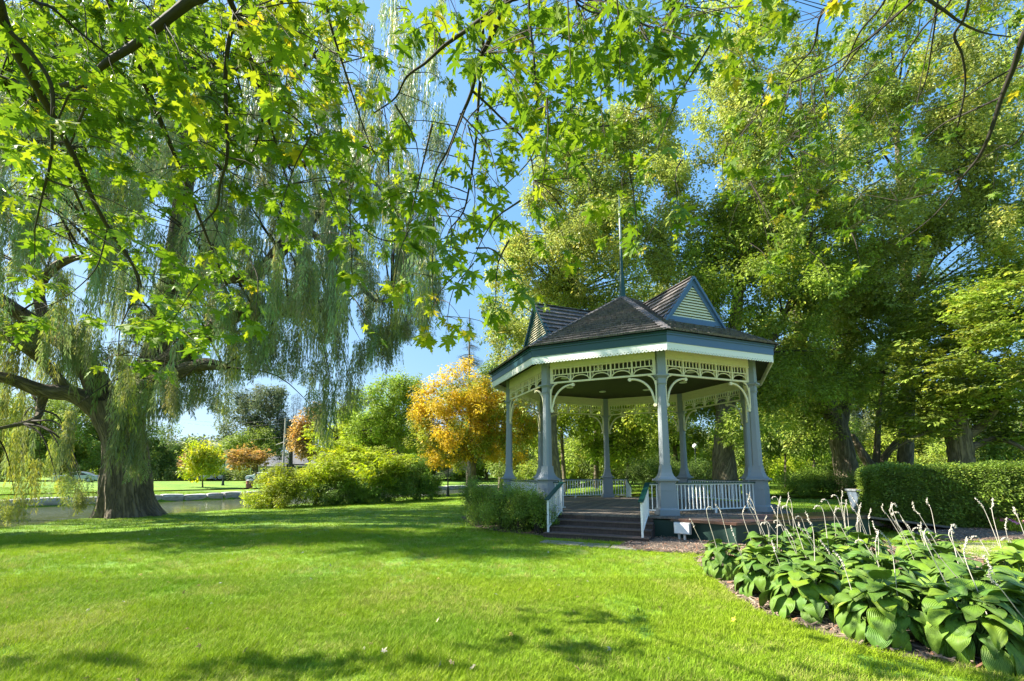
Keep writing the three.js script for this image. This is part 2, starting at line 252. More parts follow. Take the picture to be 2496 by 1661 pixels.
  // ramp from the landing down to the path on the right
  const rp = [LL(10.4, -13.5)[0], LL(10.4, -13.5)[0] + 5.2]; const ramp = obj('ramp', box(5.3, 0.06, 1.6), plankMats[0], gz); ramp.rotation.order = 'YXZ'; ramp.rotation.set(0, aL, -Math.atan2(D, 5.2)); { const c = loc((rp[0] + rp[1]) / 2 + 0.1, 6.3, tL, nL); ramp.position.set(c[0], D / 2 - 0.035, c[1]); }
  // front stairs
  const st = sub('staircase', gz); st.rotation.y = aS;
  for (let i = 0; i < 4; i++) {
    const top = D - 0.15 * i, z = 5.5 + 0.38 * i;
    if (i) { for (const q of [0, 1]) obj('tread', rbox(2.98, 0.04, 0.195, 0.15, top - 0.02 - q * 0.002, z - 0.28 + q * 0.2), M.stepwood, st); }
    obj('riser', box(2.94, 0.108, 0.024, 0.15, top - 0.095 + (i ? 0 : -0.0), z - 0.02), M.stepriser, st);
  }
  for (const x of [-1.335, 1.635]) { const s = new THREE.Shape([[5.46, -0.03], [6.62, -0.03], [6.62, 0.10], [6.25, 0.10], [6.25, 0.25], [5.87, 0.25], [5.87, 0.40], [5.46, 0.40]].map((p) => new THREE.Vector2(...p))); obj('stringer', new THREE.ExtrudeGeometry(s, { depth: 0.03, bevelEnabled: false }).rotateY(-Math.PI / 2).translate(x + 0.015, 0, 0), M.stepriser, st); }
  // posts
  const prism = (r0, y0, r1, y1, ch = 0, mat) => { // square frustum with chamfered corners, r = half width
    const ring = (r) => { const c = ch * r; return [[-r + c, r], [r - c, r], [r, r - c], [r, -r + c], [r - c, -r], [-r + c, -r], [-r, -r + c], [-r, r - c]]; };
    const a = ring(r0), b = ring(r1), P = [], I = [];
    const quad = (p) => { const n = P.length / 3; p.forEach((q) => P.push(...q)); I.push(n, n + 1, n + 2, n, n + 2, n + 3); };
    for (let i = 0; i < 8; i++) { const j = (i + 1) % 8; if (!ch && i % 2) continue; quad([[a[i][0], y0, a[i][1]], [a[j][0], y0, a[j][1]], [b[j][0], y1, b[j][1]], [b[i][0], y1, b[i][1]]]); }
    for (const [c, y] of [[a, y0], [b, y1]]) { const n = P.length / 3; c.forEach((q) => P.push(q[0], y, q[1])); for (let i = 1; i < 7; i++) I.push(n, n + i, n + i + 1); }
    const g = new THREE.BufferGeometry(); g.setAttribute('position', new THREE.Float32BufferAttribute(P, 3)); g.setIndex(I); const q = g.toNonIndexed(); q.computeVertexNormals(); return q;
  };
  const ped = merge([prism(0.295, 0.002, 0.295, 0.17), prism(0.295, 0.17, 0.25, 0.215), prism(0.245, 0.215, 0.238, 0.735), prism(0.252, 0.735, 0.252, 0.755), prism(0.236, 0.755, 0.222, 1.0), prism(0.25, 1.0, 0.27, 1.03), prism(0.32, 1.03, 0.32, 1.075), prism(0.3, 1.075, 0.255, 1.1)]);
  const shaft = merge([prism(0.25, 1.1, 0.205, 1.17), prism(0.205, 1.17, 0.168, 1.27), prism(0.168, 1.27, 0.15, 1.38), prism(0.15, 1.38, 0.141, 1.5, 0.0), prism(0.143, 1.5, 0.113, 3.98, 0.42), prism(0.11, 3.98, 0.112, 4.04)]);
  const capital = merge([prism(0.135, 4.04, 0.14, 4.06), prism(0.12, 4.06, 0.12, 4.23), prism(0.126, 4.23, 0.18, 4.29), prism(0.2, 4.29, 0.2, 4.335), prism(0.128, 4.335, 0.128, 5.26)]);
  for (let k = 0; k < 8; k++) { const p = sub('post', gz); p.position.copy(polar(RP, az(k), D)); p.rotation.y = az(k); obj('pedestal', ped, M.post, p); obj('shaft', shaft, M.post, p); obj('capital', capital, M.post, p); }
  // frieze of fretwork between the posts: beam, square spindles, arches
  const ap = RP * Math.cos(SIDE / 2), half = RP * Math.sin(SIDE / 2) - 0.145, fy = D;
  const fret = [], yb = 4.385, ym = 4.66, yt = 4.88;
  fret.push(box(half * 2, 0.055, 0.07, 0, fy + yb, ap), box(half * 2 - 0.01, 0.035, 0.05, 0, fy + ym, ap));
  for (let i = 0; i <= 5; i++) { const x = lerp(-half + 0.05, half - 0.05, i / 5); fret.push(box(i % 5 ? 0.055 : 0.1, yt - yb, 0.062, x, fy + (yb + yt) / 2, ap)); }
  const pw = (half * 2 - 0.1) / 5;
  for (let i = 0; i < 5; i++) {
    const c = -half + 0.05 + pw * (i + 0.5);
    for (let j = 1; j <= 4; j++) fret.push(box(0.03, yt - ym - 0.03, 0.03, c - pw / 2 + pw * j / 5, fy + (yt + ym) / 2, ap));
    const ar = []; for (let j = 0; j <= 8; j++) { const w = Math.PI * j / 8; ar.push(V(c - Math.cos(w) * (pw / 2 - 0.045), fy + yb + 0.045 + Math.sin(w) * 0.17, ap)); }
    fret.push(tube(ar, 0.02, 5, 1));
    for (const s of [-1, 1]) fret.push(box(0.022, 0.11, 0.03, c + s * (pw / 2 - 0.09), fy + ym - 0.06, ap, [0, 0, 0]));
  }
  const fretG = merge(fret), beamG = merge([box(half * 2, 0.40, 0.09, 0, fy + yt + 0.20, ap), box(half * 2, 0.04, 0.12, 0, fy + yt + 0.012, ap)]);
  // scroll brackets
  const br = []; for (const s of [-1, 1]) {
    const bx = s * (half + 0.01), arc = []; for (let j = 0; j <= 10; j++) { const w = j / 10 * Math.PI / 2; arc.push(V(bx - s * (0.10 + 0.70 * (1 - Math.cos(w))), fy + 3.52 + 0.76 * Math.sin(w), ap)); }
    br.push(tube([V(bx - s * 0.03, fy + 3.4, ap), ...arc.slice(1)], 0.038, 6, 2));
    const arc2 = []; for (let j = 0; j <= 8; j++) { const w = j / 8 * Math.PI / 2; arc2.push(V(bx - s * (0.04 + 0.22 * (1 - Math.sin(w)) * 1.0), fy + 4.35 - 0.30 * (1 - Math.cos(w)), ap)); }
    br.push(tube(arc2, 0.028, 6, 1));
    br.push(box(0.05, 0.72, 0.06, bx - s * 0.02, fy + 3.82, ap));
    for (const [dx, dy] of [[0.07, 3.4], [0.83, 4.27]]) br.push(new THREE.CylinderGeometry(0.06, 0.06, 0.07, 10).rotateX(Math.PI / 2).translate(bx - s * dx, fy + dy, ap));
  }
  const brG = [merge(br.slice(0, 5)), merge(br.slice(5))];
  // scalloped eave board, fascia and gutter moulding for one side
  const ea = RE * Math.cos(SIDE / 2), eh = RE * Math.sin(SIDE / 2), sc = new THREE.Shape(); const nS2 = 40; sc.moveTo(-eh, 5.24); sc.lineTo(eh, 5.24); sc.lineTo(eh, 5.0);
  for (let i = 0; i < nS2; i++) { const x = eh - (i + 0.5) * 2 * eh / nS2, r = eh / nS2; sc.absarc(x, 5.0, r * 0.96, 0, Math.PI, true); }
  sc.lineTo(-eh, 5.24);
  for (let i = 0; i < nS2; i++) { const h = new THREE.Path(); h.absarc(eh - (i + 0.5) * 2 * eh / nS2, 5.005, 0.018, 0, Math.PI * 2, false); if (i > 0 && i < nS2 - 1) sc.holes.push(h); }
  const scG = new THREE.ExtrudeGeometry(sc, { depth: 0.022, bevelEnabled: false, curveSegments: 5 }).translate(0, fy, ea - 0.022);
  const mitre = (r, y0, y1, th) => { const e = Math.tan(SIDE / 2), a = r * e, b = (r - th) * e, P = [-a, y0, r, a, y0, r, a, y1, r, -a, y1, r, -b, y0, r - th, b, y0, r - th, b, y1, r - th, -b, y1, r - th]; const g = geom(P, [0, 1, 2, 0, 2, 3, 5, 4, 7, 5, 7, 6, 3, 2, 6, 3, 6, 7, 4, 5, 1, 4, 1, 0]).toNonIndexed(); g.computeVertexNormals(); return g; };
  const fasciaG = merge([mitre(ea + 0.02, fy + 5.2, fy + 5.44, 0.06)]), cornG = merge([mitre(ea + 0.05, fy + 5.44, fy + 5.47, 0.1), mitre(ea + 0.03, fy + 5.47, fy + 5.51, 0.1), mitre(ea + 0.075, fy + 5.51, fy + 5.55, 0.15)]);
  const soffit = (() => { const e = Math.tan(SIDE / 2), a = ea - 0.03, b = ap + 0.05, y = fy + 5.19; return geom([-a * e, y, a, a * e, y, a, b * e, y + 0.06, b, -b * e, y + 0.06, b], [0, 1, 2, 0, 2, 3], [0, 0, 4, 0, 4, 1, 0, 1]); })();
  for (let k = 0; k < 8; k++) {
    const a = mid(k), paint = k === 1 || k === 2 ? M.blue : k === 0 ? M.green : M.teal;  // one trim paint; blue sky light is put into the right-hand sides
    const f = sub('frieze_panel', gz); f.rotation.y = a; obj('beam', beamG, M.cream, f); obj('fretwork', fretG, M.cream, f);
    for (const g of brG) turned(obj('bracket', g, M.cream, gz), a);
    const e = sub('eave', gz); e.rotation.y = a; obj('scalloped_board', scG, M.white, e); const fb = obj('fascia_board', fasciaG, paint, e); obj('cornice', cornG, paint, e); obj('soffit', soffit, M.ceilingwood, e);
    if (k === 1) tag(fb, 'fascia board with blue sky light put into its colour'); if (k === 0) tag(fb, 'dark green fascia board');
  }
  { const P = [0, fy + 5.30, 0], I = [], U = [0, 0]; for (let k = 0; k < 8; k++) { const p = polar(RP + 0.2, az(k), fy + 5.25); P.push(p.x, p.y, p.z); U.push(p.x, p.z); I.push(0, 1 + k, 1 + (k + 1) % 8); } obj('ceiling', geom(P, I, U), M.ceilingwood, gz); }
  for (let k = 0; k < 8; k++) { const p = polar(2.7, az(k) + 0.2, fy + 5.235); obj('ceiling_light', [new THREE.CylinderGeometry(0.15, 0.16, 0.04, 20), new THREE.TorusGeometry(0.15, 0.02, 6, 20).rotateX(Math.PI / 2)], M.white, gz).position.copy(p); }
  { const h = sub('hanging_lamp', gz); h.position.copy(polar(4.2, az(0) + 0.36, fy + 4.9)); obj('shade', new THREE.LatheGeometry([[0.02, 0.16], [0.03, 0.12], [0.10, 0.02], [0.11, 0], [0.095, 0.005]].map((p) => new THREE.Vector2(...p)), 14), M.white, h); obj('bulb', [new THREE.SphereGeometry(0.035, 10, 8).translate(0, -0.03, 0), new THREE.CylinderGeometry(0.008, 0.008, 0.3, 6).translate(0, 0.3, 0)], M.white, h); }
  // railings
  const railing = (x0, x1, k, feet = true) => {
    const r = sub('railing', gz); r.rotation.y = mid(k); const zc = ap;
    obj('top_rail', [rbox(x1 - x0, 0.04, 0.12, (x0 + x1) / 2, D + 0.945, zc, 0.012)], M.green, r);
    obj('bottom_rail', [box(x1 - x0, 0.03, 0.04, (x0 + x1) / 2, D + 0.13, zc), box(x1 - x0, 0.03, 0.04, (x0 + x1) / 2, D + 0.908, zc), ...(feet && x1 - x0 > 2 ? [box(0.05, 0.115, 0.05, (x0 + x1) / 2, D + 0.057, zc)] : [])], M.railwhite, r);
    const n = Math.max(1, Math.round((x1 - x0) / 0.15)), bg = railing.bg ??= box(0.028, 0.75, 0.028, 0, D + 0.518, 0);
    for (let i = 0; i < n; i++) { const b = obj('baluster', bg, M.railwhite, r); b.position.set(x0 + (i + 0.5) * (x1 - x0) / n, 0, zc); }
    return r;
  };
  const hs = half - 0.06; for (const k of [1, 3, 5, 6, 7]) railing(-hs, hs, k);
  railing(1.3, hs, 0); railing(-hs, -1.3, 0); railing(-hs, -1.0, 4); railing(1.0, hs, 4);
  for (const [x, k] of [[-1.22, 0], [1.46, 0], [-1.05, 4], [1.05, 4]]) {
    const r = sub('stair_railing', gz); r.rotation.y = mid(k); const p0 = V(x, D + 0.93, 5.25), p1 = V(x, 0.15 + 0.93, 6.62), dz = p1.z - p0.z, dy = p1.y - p0.y, L = Math.hypot(dz, dy);
    const capB = rbox(0.15, 0.035, L + 0.1, 0, 0, 0, 0.01); capB.rotateX(-Math.atan2(dy, dz)).translate(x, (p0.y + p1.y) / 2 + 0.02, (p0.z + p1.z) / 2); obj('handrail', capB, M.green, r);
    obj('newel', box(0.055, 0.94, 0.055, x, 0.15 + 0.46, 6.55), M.railwhite, r); obj('newel', box(0.055, 0.94, 0.055, x, D + 0.46, 5.3), M.railwhite, r);
    for (const h of [0.1, 0.87]) obj('rail', box(0.035, 0.03, L - 0.1, 0, 0, 0).rotateX(-Math.atan2(dy, dz)).translate(x, (p0.y + p1.y) / 2 - 0.93 + h, (p0.z + p1.z) / 2), M.railwhite, r);
    for (let i = 1; i < 10; i++) { const t = i / 10; obj('baluster', box(0.024, 0.78, 0.024, 0, 0, 0), M.railwhite, r).position.set(x, lerp(p0.y, p1.y, t) - 0.93 + 0.485, lerp(p0.z, p1.z, t)); }
  }
  // roof
  const rf = sub('roof', gz), rimR = 5.88, ra = rimR * Math.cos(SIDE / 2), yE = fy + 5.55, yA = fy + 9.0, slope = Math.atan2(yA - yE, ra), SL = Math.hypot(yA - yE, ra), e8 = Math.tan(SIDE / 2);
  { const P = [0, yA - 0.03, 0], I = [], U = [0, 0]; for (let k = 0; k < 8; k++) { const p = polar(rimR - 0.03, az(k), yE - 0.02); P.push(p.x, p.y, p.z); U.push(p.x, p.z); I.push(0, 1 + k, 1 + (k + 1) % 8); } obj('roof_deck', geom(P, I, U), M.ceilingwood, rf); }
  const shakeV = [0, 1, 2, 3, 4, 5].map((i) => { // a split shake, unit width, along +Z down the slope, butt end thick
    const r = rng(90 + i), w = 0.5, t = 0.062 + r() * 0.012, j = () => (r() - 0.5) * 0.014; const L = 0.36;
    const P = [-w, 0, -L / 2, w, 0, -L / 2, w, 0, L / 2 + j(), -w, 0, L / 2 + j(), -w, 0.004, -L / 2, w, 0.004, -L / 2, w, t + j() * 0.1, L / 2 + j(), -w, t + j() * 0.1, L / 2 + j()];
    const g = geom(P, [0, 1, 2, 0, 2, 3, 4, 7, 6, 4, 6, 5, 0, 4, 5, 0, 5, 1, 3, 2, 6, 3, 6, 7, 0, 3, 7, 0, 7, 4, 1, 5, 6, 1, 6, 2], [0, 0, 0.2, 0, 0.2, 0.4, 0, 0.4, 0, 0, 0.2, 0, 0.2, 0.4, 0, 0.4]).toNonIndexed(); g.computeVertexNormals(); return g;
  });
  const loose = shakeMats.map(() => []); let single = 0;
  const putShake = (mtx, own) => { const vi = Math.floor(R() * 6), mi = Math.floor(R() * 5); if (own && single < 300) { single++; const m = obj('shingle', shakeV[vi], shakeMats[mi], rf); m.matrix.copy(mtx); m.matrix.decompose(m.position, m.quaternion, m.scale); } else loose[mi].push(shakeV[vi].clone().applyMatrix4(mtx)); };
  const rows = 21, expo = SL / rows;
  for (const k of [0, 1, 7, 2, 3, 4, 5, 6]) {
    const T = new THREE.Matrix4().makeRotationY(mid(k)).multiply(new THREE.Matrix4().makeTranslation(0, yE, ra)).multiply(new THREE.Matrix4().makeRotationX(slope));
    for (let r = 0; r < rows; r++) {
      const s = (r + 0.5) * expo, hw = (ra - s * Math.cos(slope)) * e8; let x = -hw + 0.01;
      while (x < hw - 0.03) { let w = Math.min(0.13 + R() * 0.15, hw - x); if (hw - x - w < 0.06) w = hw - x;
        const gab = k % 2 === 1; const px = x + w / 2, rr = ra - s * Math.cos(slope); if (!(gab && rr < 4.02 && Math.abs(px) < 1.1 * (rr - 1.45) / 2.6 - 0.1))
          putShake(T.clone().multiply(M4(V(px, 0.012 + (R() - 0.5) * 0.006, -s + (R() - 0.5) * 0.012), [-0.05, (R() - 0.5) * 0.03, 0], V(w - 0.008, 1, 1))), k === 0);
        x += w; }
    }
  }
  // hip caps
  for (let k = 0; k < 8; k++) { const hip = [], p0 = polar(rimR, az(k), yE), n = 28; const down = V(p0.x, yE - yA, p0.z).normalize(), len = Math.hypot(rimR, yA - yE);
    for (let i = 0; i < n; i++) { const c = V(0, yA, 0).addScaledVector(down, len * (i + 0.5) / n); for (const s of [-1, 1]) { const g = box(0.13, 0.02, len / n * 1.25, s * 0.062, 0.05 + (n - i) * 0 + R() * 0.006, 0).applyMatrix4(new THREE.Matrix4().makeRotationZ(-s * 0.22)).applyMatrix4(new THREE.Matrix4().makeRotationX(Math.atan2(yA - yE, rimR) + 0.06)); g.applyMatrix4(new THREE.Matrix4().makeRotationY(az(k))).translate(c.x, c.y, c.z); hip.push(g); } }
    obj('hip_cap', hip, shakeMats[0], rf); }
  // gables on every other side
  const gr = 4.14, hw = 1.235, y0 = fy + 6.42, y1 = fy + 8.08, rl = 2.9, ang = Math.atan2(y1 - y0, hw), gl = Math.hypot(hw, y1 - y0);
  for (const k of [1, 7, 3, 5]) {
    const g = sub('gable', gz); g.rotation.y = mid(k); const paint = k === 1 ? M.blue : M.teal;  // right gable trim carries the same painted-in sky light
    const bar = (x0, ya, x1, yb2, w, d, z) => { const L = Math.hypot(x1 - x0, yb2 - ya), b = box(L, w, d); return b.rotateZ(Math.atan2(yb2 - ya, x1 - x0)).translate((x0 + x1) / 2, (ya + yb2) / 2, z); };
    const trim = [bar(-hw + 0.02, y0, 0, y1 - 0.12, 0.20, 0.05, gr + 0.03), bar(hw - 0.02, y0, 0, y1 - 0.12, 0.20, 0.052, gr + 0.03), box(2 * hw - 0.3, 0.2, 0.046, 0, y0 + 0.06, gr + 0.03), bar(-hw - 0.06, y0 - 0.06, 0, y1 + 0.02, 0.07, 0.1, gr + 0.08), bar(hw + 0.06, y0 - 0.06, 0, y1 + 0.02, 0.07, 0.102, gr + 0.08)];
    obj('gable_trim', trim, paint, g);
    obj('gable_back', geom([-hw, y0, gr - 0.05, hw, y0, gr - 0.05, 0, y1 - 0.1, gr - 0.05], [0, 1, 2]), M.dark, g);
    for (let y = y0 + 0.2; y < y1 - 0.36; y += 0.1) { const w = hw * (1 - (y - y0 + 0.12) / (y1 - y0)); obj('louvre', box(2 * w, 0.014, 0.105, 0, 0, 0, [0.95, 0, 0]), M.louvre, g).position.set(0, y, gr + 0.005); }
    for (const s of [-1, 1]) {
      const P = [0, y1, gr + 0.12, 0, y1, gr - rl + 0.2, s * (hw + 0.08), y0 - 0.1, gr + 0.12, s * (hw + 0.08), y0 - 0.1, gr - 0.1]; obj('gable_roof', geom(P, s > 0 ? [0, 2, 3, 0, 3, 1] : [0, 3, 2, 0, 1, 3], [0, 0, 3, 0, 0, 2, 1, 2]), shakeMats[0], g);
      const T = new THREE.Matrix4().makeRotationY(mid(k)).multiply(new THREE.Matrix4().makeBasis(V(0, 0, s > 0 ? -1 : 1), V(s * Math.sin(ang), Math.cos(ang), 0), V(s * Math.cos(ang), -Math.sin(ang), 0)).setPosition(0, y1, 0));
      const nr = 8; for (let r = 0; r < nr; r++) { const sl = gl * (r + 0.5) / nr * 1.03, back = lerp(rl - 0.3, 0.12, (r + 0.8) / nr); let q = -0.13; while (q < back) { let w = Math.min(0.14 + R() * 0.14, back + 0.05 - q); if (w < 0.04) break; const zl = gr - (q + w / 2); putShake(T.clone().multiply(M4(V(s > 0 ? -zl : zl, 0.015, sl), [-0.05, (R() - 0.5) * 0.03, 0], V(w - 0.008, 1, 1))), false); q += w; } }
    }
    obj('ridge_cap', [box(0.14, 0.022, rl, 0.062, y1 + 0.0, gr + 0.13 - rl / 2).applyMatrix4(M4(V(0, 0, 0))), box(0.14, 0.024, rl, -0.062, y1 + 0.002, gr + 0.13 - rl / 2)], shakeMats[2], g);
  }
  loose.forEach((l, i) => { const m = obj('shingles', l, shakeMats[i], rf); tag(m, null, null, null, 'stuff'); });
  const fp = sub('flagpole', gz); obj('sleeve', [new THREE.CylinderGeometry(0.10, 0.15, 1.1, 8).translate(0, yA + 0.45, 0), new THREE.CylinderGeometry(0.19, 0.24, 0.14, 8).translate(0, yA - 0.04, 0), ...[0.1, 0.5, 0.85].map((h) => new THREE.SphereGeometry(0.022, 6, 5).translate(0.02, yA + h, 0.135 - h * 0.035))], M.green, fp);
  obj('pole', [new THREE.CylinderGeometry(0.055, 0.085, 1.3, 10).translate(0, yA + 1.6, 0)], M.green, fp); tag(obj('pole', [new THREE.CylinderGeometry(0.035, 0.055, 2.75, 10).translate(0, yA + 3.6, 0)], M.spire, fp), 'pale upper length of the pole');
  // grey box on the skirt
  { const p = V(4.06 + 1.7 * 0.40, 0, -13.1 + 1.5 * 0.40), t = V(1.7, 0, 1.5).normalize(), n = V(-t.z, 0, t.x).multiplyScalar(-1); const turn = Math.atan2(-t.z, t.x); const out = V(Math.sin(turn), 0, Math.cos(turn));
    const b = thing('electrical_box', 'grey electrical box with two conduits on the green deck skirt beside the steps', 'electrical box', p.addScaledVector(out, 0.10), turn);
    obj('box_body', rbox(0.44, 0.31, 0.13, 0, 0.36, 0, 0.01), M.metalgrey, b); obj('cover', [rbox(0.40, 0.27, 0.02, 0, 0.36, 0.072, 0.006)], M.railwhite, b); for (const x of [-0.1, 0.05]) obj('conduit', new THREE.CylinderGeometry(0.035, 0.035, 0.24, 10).translate(x, 0.09, 0), M.metalgrey, b); }
}
// stone slabs at the foot of the steps
{ const m = std(C(1, 1, 1), 0.9, { map: speck([0.17, 0.15, 0.13], [0.34, 0.30, 0.26], 19, 30) }), g = thing('stepping_slab', 'flat grey stone slabs sunk in the grass at the foot of the steps', 'paving slab', V(0, 0, 0));
  const R = rng(44); for (const [x, z, w, d] of [[1.45, -12.0, 0.8, 0.5], [2.15, -11.7, 0.7, 0.55], [2.8, -11.35, 0.65, 0.5], [1.0, -12.25, 0.4, 0.45]]) { const p = obj('slab', rbox(w, 0.06, d, 0, 0, 0, 0.015), m, g); p.position.set(x, 0.003 + R() * 0.012, z); p.rotation.y = -0.4 + (R() - 0.5) * 0.2; } }
// ---------------------------------------------------------------- foliage
const leafMat = (c, t = 0.45, coat = 0.35) => phys(c, 0.95, { transmission: t, thickness: 0, clearcoat: coat, clearcoatRoughness: 0.38, specularIntensity: 0.35 });
// a sprig: n folded leaves round a short twig, unit radius; long = leaf length, wide = width / length
function sprig(n, long, wide, seed, droop = 0.35, flat = 0) {
  const R = rng(seed), P = [], I = [];
  for (let i = 0; i < n; i++) {
    const d = V(R() - 0.5, (R() - 0.5) * (1 - flat), R() - 0.5).normalize(), c = d.clone().multiplyScalar(0.15 + 0.8 * Math.cbrt(R())); c.y *= 1 - flat;
    const dir = V(d.x + (R() - 0.5), d.y * 0.5 - droop + (R() - 0.5) * 0.6 * (1 - flat), d.z + (R() - 0.5)).normalize(), up = V((R() - 0.5) * 1.1 * (1 - flat * 0.6), 1, (R() - 0.5) * 1.1 * (1 - flat * 0.6)).normalize();
    const side = dir.clone().cross(up).normalize(), nrm = side.clone().cross(dir), L = long * (0.7 + 0.6 * R()), w = L * wide * 0.5, k = P.length / 3, f = 0.25 * w;
    const p = (a, b, h) => { const q = c.clone().addScaledVector(dir, a * L).addScaledVector(side, b * w).addScaledVector(nrm, h); P.push(q.x, q.y, q.z); };
    p(0, 0, 0); p(0.45, 1, f); p(1, 0, -f * 1.5); p(0.45, -1, f); I.push(k, k + 1, k + 2, k, k + 2, k + 3);
  }
  return geom(P, I);
}
const sprigs = { broad: [sprig(30, 0.40, 0.6, 1)], small: [sprig(40, 0.30, 0.5, 4, 0.1)], flat: [sprig(28, 0.42, 0.55, 6, 0.15, 0.75)], needle: [sprig(46, 0.34, 0.16, 8, 0.1, 0.3)] };
const tint = (R, base, v, yel = 0) => { const b = 1 + (R() - 0.5) * 2 * v, y = R() < yel ? 1 : 0; return C(base[0] * b * (1 + y * 0.4), base[1] * b * (1 + y * 0.12), base[2] * b); };
const white = C(1, 1, 1);
// blobs are [px, py, depth, rx px, ry px, (depth radius / rx)] in the view; n sprigs per square metre of shell
function fill(parent, name, blobs, opt) {
  const R = rng(opt.seed), sets = opt.kind.map(() => [[], []]);
  for (const [px, py, t, rx, ry, kz = 1] of blobs) {
    const c = opt.world ? V(px, py, t) : at(px, py, t), a = opt.world ? rx : rx * t / F, b = opt.world ? ry : ry * t / F, dz = a * kz, area = 4 * Math.PI * Math.pow((Math.pow(a * b, 1.6) + Math.pow(a * dz, 1.6) + Math.pow(b * dz, 1.6)) / 3, 1 / 1.6), n = Math.round(area * opt.n);
    const rc = opt.clump ?? Math.min(0.8, a * 0.28), per = Math.max(3, Math.round(opt.n * rc * rc * 9)), nc = Math.ceil(n / per * 0.9);
    for (let i = 0; i < nc; i++) {
      const y = R() * 2 - 1, w = R() * 6.283, q = Math.sqrt(1 - y * y), r = (0.3 + 0.85 * Math.pow(R(), 0.7)) * (0.85 + 0.35 * fbm(px * 0.37 + Math.cos(w) * 1.7, y * 1.9 + Math.sin(w) + py * 0.21, 7, 2)), m = V(c.x + q * Math.cos(w) * a * r, c.y + y * b * r, c.z + q * Math.sin(w) * dz * r), cs = rc * (0.55 + 0.8 * R()), tone = 0.75 + 0.5 * R(), alt = opt.alt && R() < opt.alt[0];
      const np = Math.round(per * cs * cs / (rc * rc) * 0.9);
      for (let j = 0; j < np; j++) {
        const d = V(R() - 0.5, R() - 0.42, R() - 0.5).normalize().multiplyScalar(cs * (0.25 + 0.75 * Math.sqrt(R())) * (R() < 0.35 ? 1.9 : 1)), p = V(m.x + d.x, m.y + d.y * (opt.squash ?? 0.85), m.z + d.z); if (p.y < (opt.floor ?? 0.2)) continue;
        const s = opt.size * (0.7 + 0.6 * R()), t2 = tint(R, opt.col ?? [1, 1, 1], opt.vary ?? 0.3, opt.yellow ?? 0.06).multiplyScalar(tone); if (alt) t2.multiply(C(...opt.alt[1]));
        sets[0][0].push(M4(p, [(R() - 0.5) * 0.9, R() * 6.28, (R() - 0.5) * 0.9], V(s, s * (opt.tall ?? 1), s))); sets[0][1].push(t2);
      }
    }
  }
  return sets.map(([m, c], k) => tag(inst(name, opt.kind[k], opt.mat, m, c, parent), null, null, null, 'stuff'));
}
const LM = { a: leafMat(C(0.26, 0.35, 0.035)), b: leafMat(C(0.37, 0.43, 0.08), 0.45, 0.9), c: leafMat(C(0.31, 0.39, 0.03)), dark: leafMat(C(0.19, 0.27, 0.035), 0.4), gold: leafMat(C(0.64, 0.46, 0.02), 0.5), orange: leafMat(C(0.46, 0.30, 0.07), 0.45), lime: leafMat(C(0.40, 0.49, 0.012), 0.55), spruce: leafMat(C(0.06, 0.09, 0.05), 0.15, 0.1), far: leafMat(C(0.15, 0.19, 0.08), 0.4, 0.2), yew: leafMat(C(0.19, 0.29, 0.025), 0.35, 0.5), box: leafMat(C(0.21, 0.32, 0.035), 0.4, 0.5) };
function limbs(parent, mat, list, name = 'branch') { list.forEach(([pts, r], i) => obj(name, tube(pts.map((p) => (p.isVector3 ? p : at(...p))), r, 9, 4, 0.1, i + 3), mat, parent)); }
function twigsTo(parent, mat, from, blobs, seed, n = 3, r0 = 0.09) { // boughs from points of the trunk out into the crown
  const R = rng(seed), g = []; for (const [px, py, t, rx, ry, kz = 1] of blobs) { const c = at(px, py, t), a = rx * t / F, b = ry * t / F; for (let i = 0; i < n; i++) { const e = V(c.x + (R() - 0.5) * a * 1.5, c.y + (R() - 0.3) * b * 1.2, c.z + (R() - 0.5) * a * 1.5 * kz); let s = from[0], bd = 1e9; for (const q of from) { const d = q.distanceTo(e) + Math.max(0, q.y - e.y) * 2; if (d < bd) { bd = d; s = q; } } const m = s.clone().lerp(e, 0.5).add(V((R() - 0.5) * a * 0.4, (R() - 0.2) * b * 0.3, (R() - 0.5) * a * 0.4)); g.push(tube([s, m, e], [r0, 0.015], 5, 4)); } } if (g.length) obj('bough', g, mat, parent);
}
const along = (pts, n) => { const c = new THREE.CatmullRomCurve3(pts), o = []; for (let i = 0; i <= n; i++) o.push(c.getPoint(i / n)); return o; };
function tree(name, label, trunkPts, radii, blobs, opt, extra = []) {
  const pts = trunkPts.map((p) => at(...p)), base = pts[0]; base.y = Math.min(base.y, ground(base.x, base.z) - 0.1);
  const t = thing(name, label, 'tree', V(0, 0, 0), 0, opt.group);
  obj('trunk', tube(pts, radii, 14, 6, 0.12, opt.seed), opt.bark ?? M.barkGrey, t); limbs(t, opt.bark ?? M.barkGrey, extra);
  twigsTo(t, M.barkDark, [...along(pts, 8).slice(3), ...extra.flatMap(([p]) => along(p.map((q) => (q.isVector3 ? q : at(...q))), 4).slice(2))], blobs, opt.seed + 50, opt.boughs ?? 3, opt.boughR ?? 0.09);
  fill(t, 'crown', blobs, opt); return t;
}
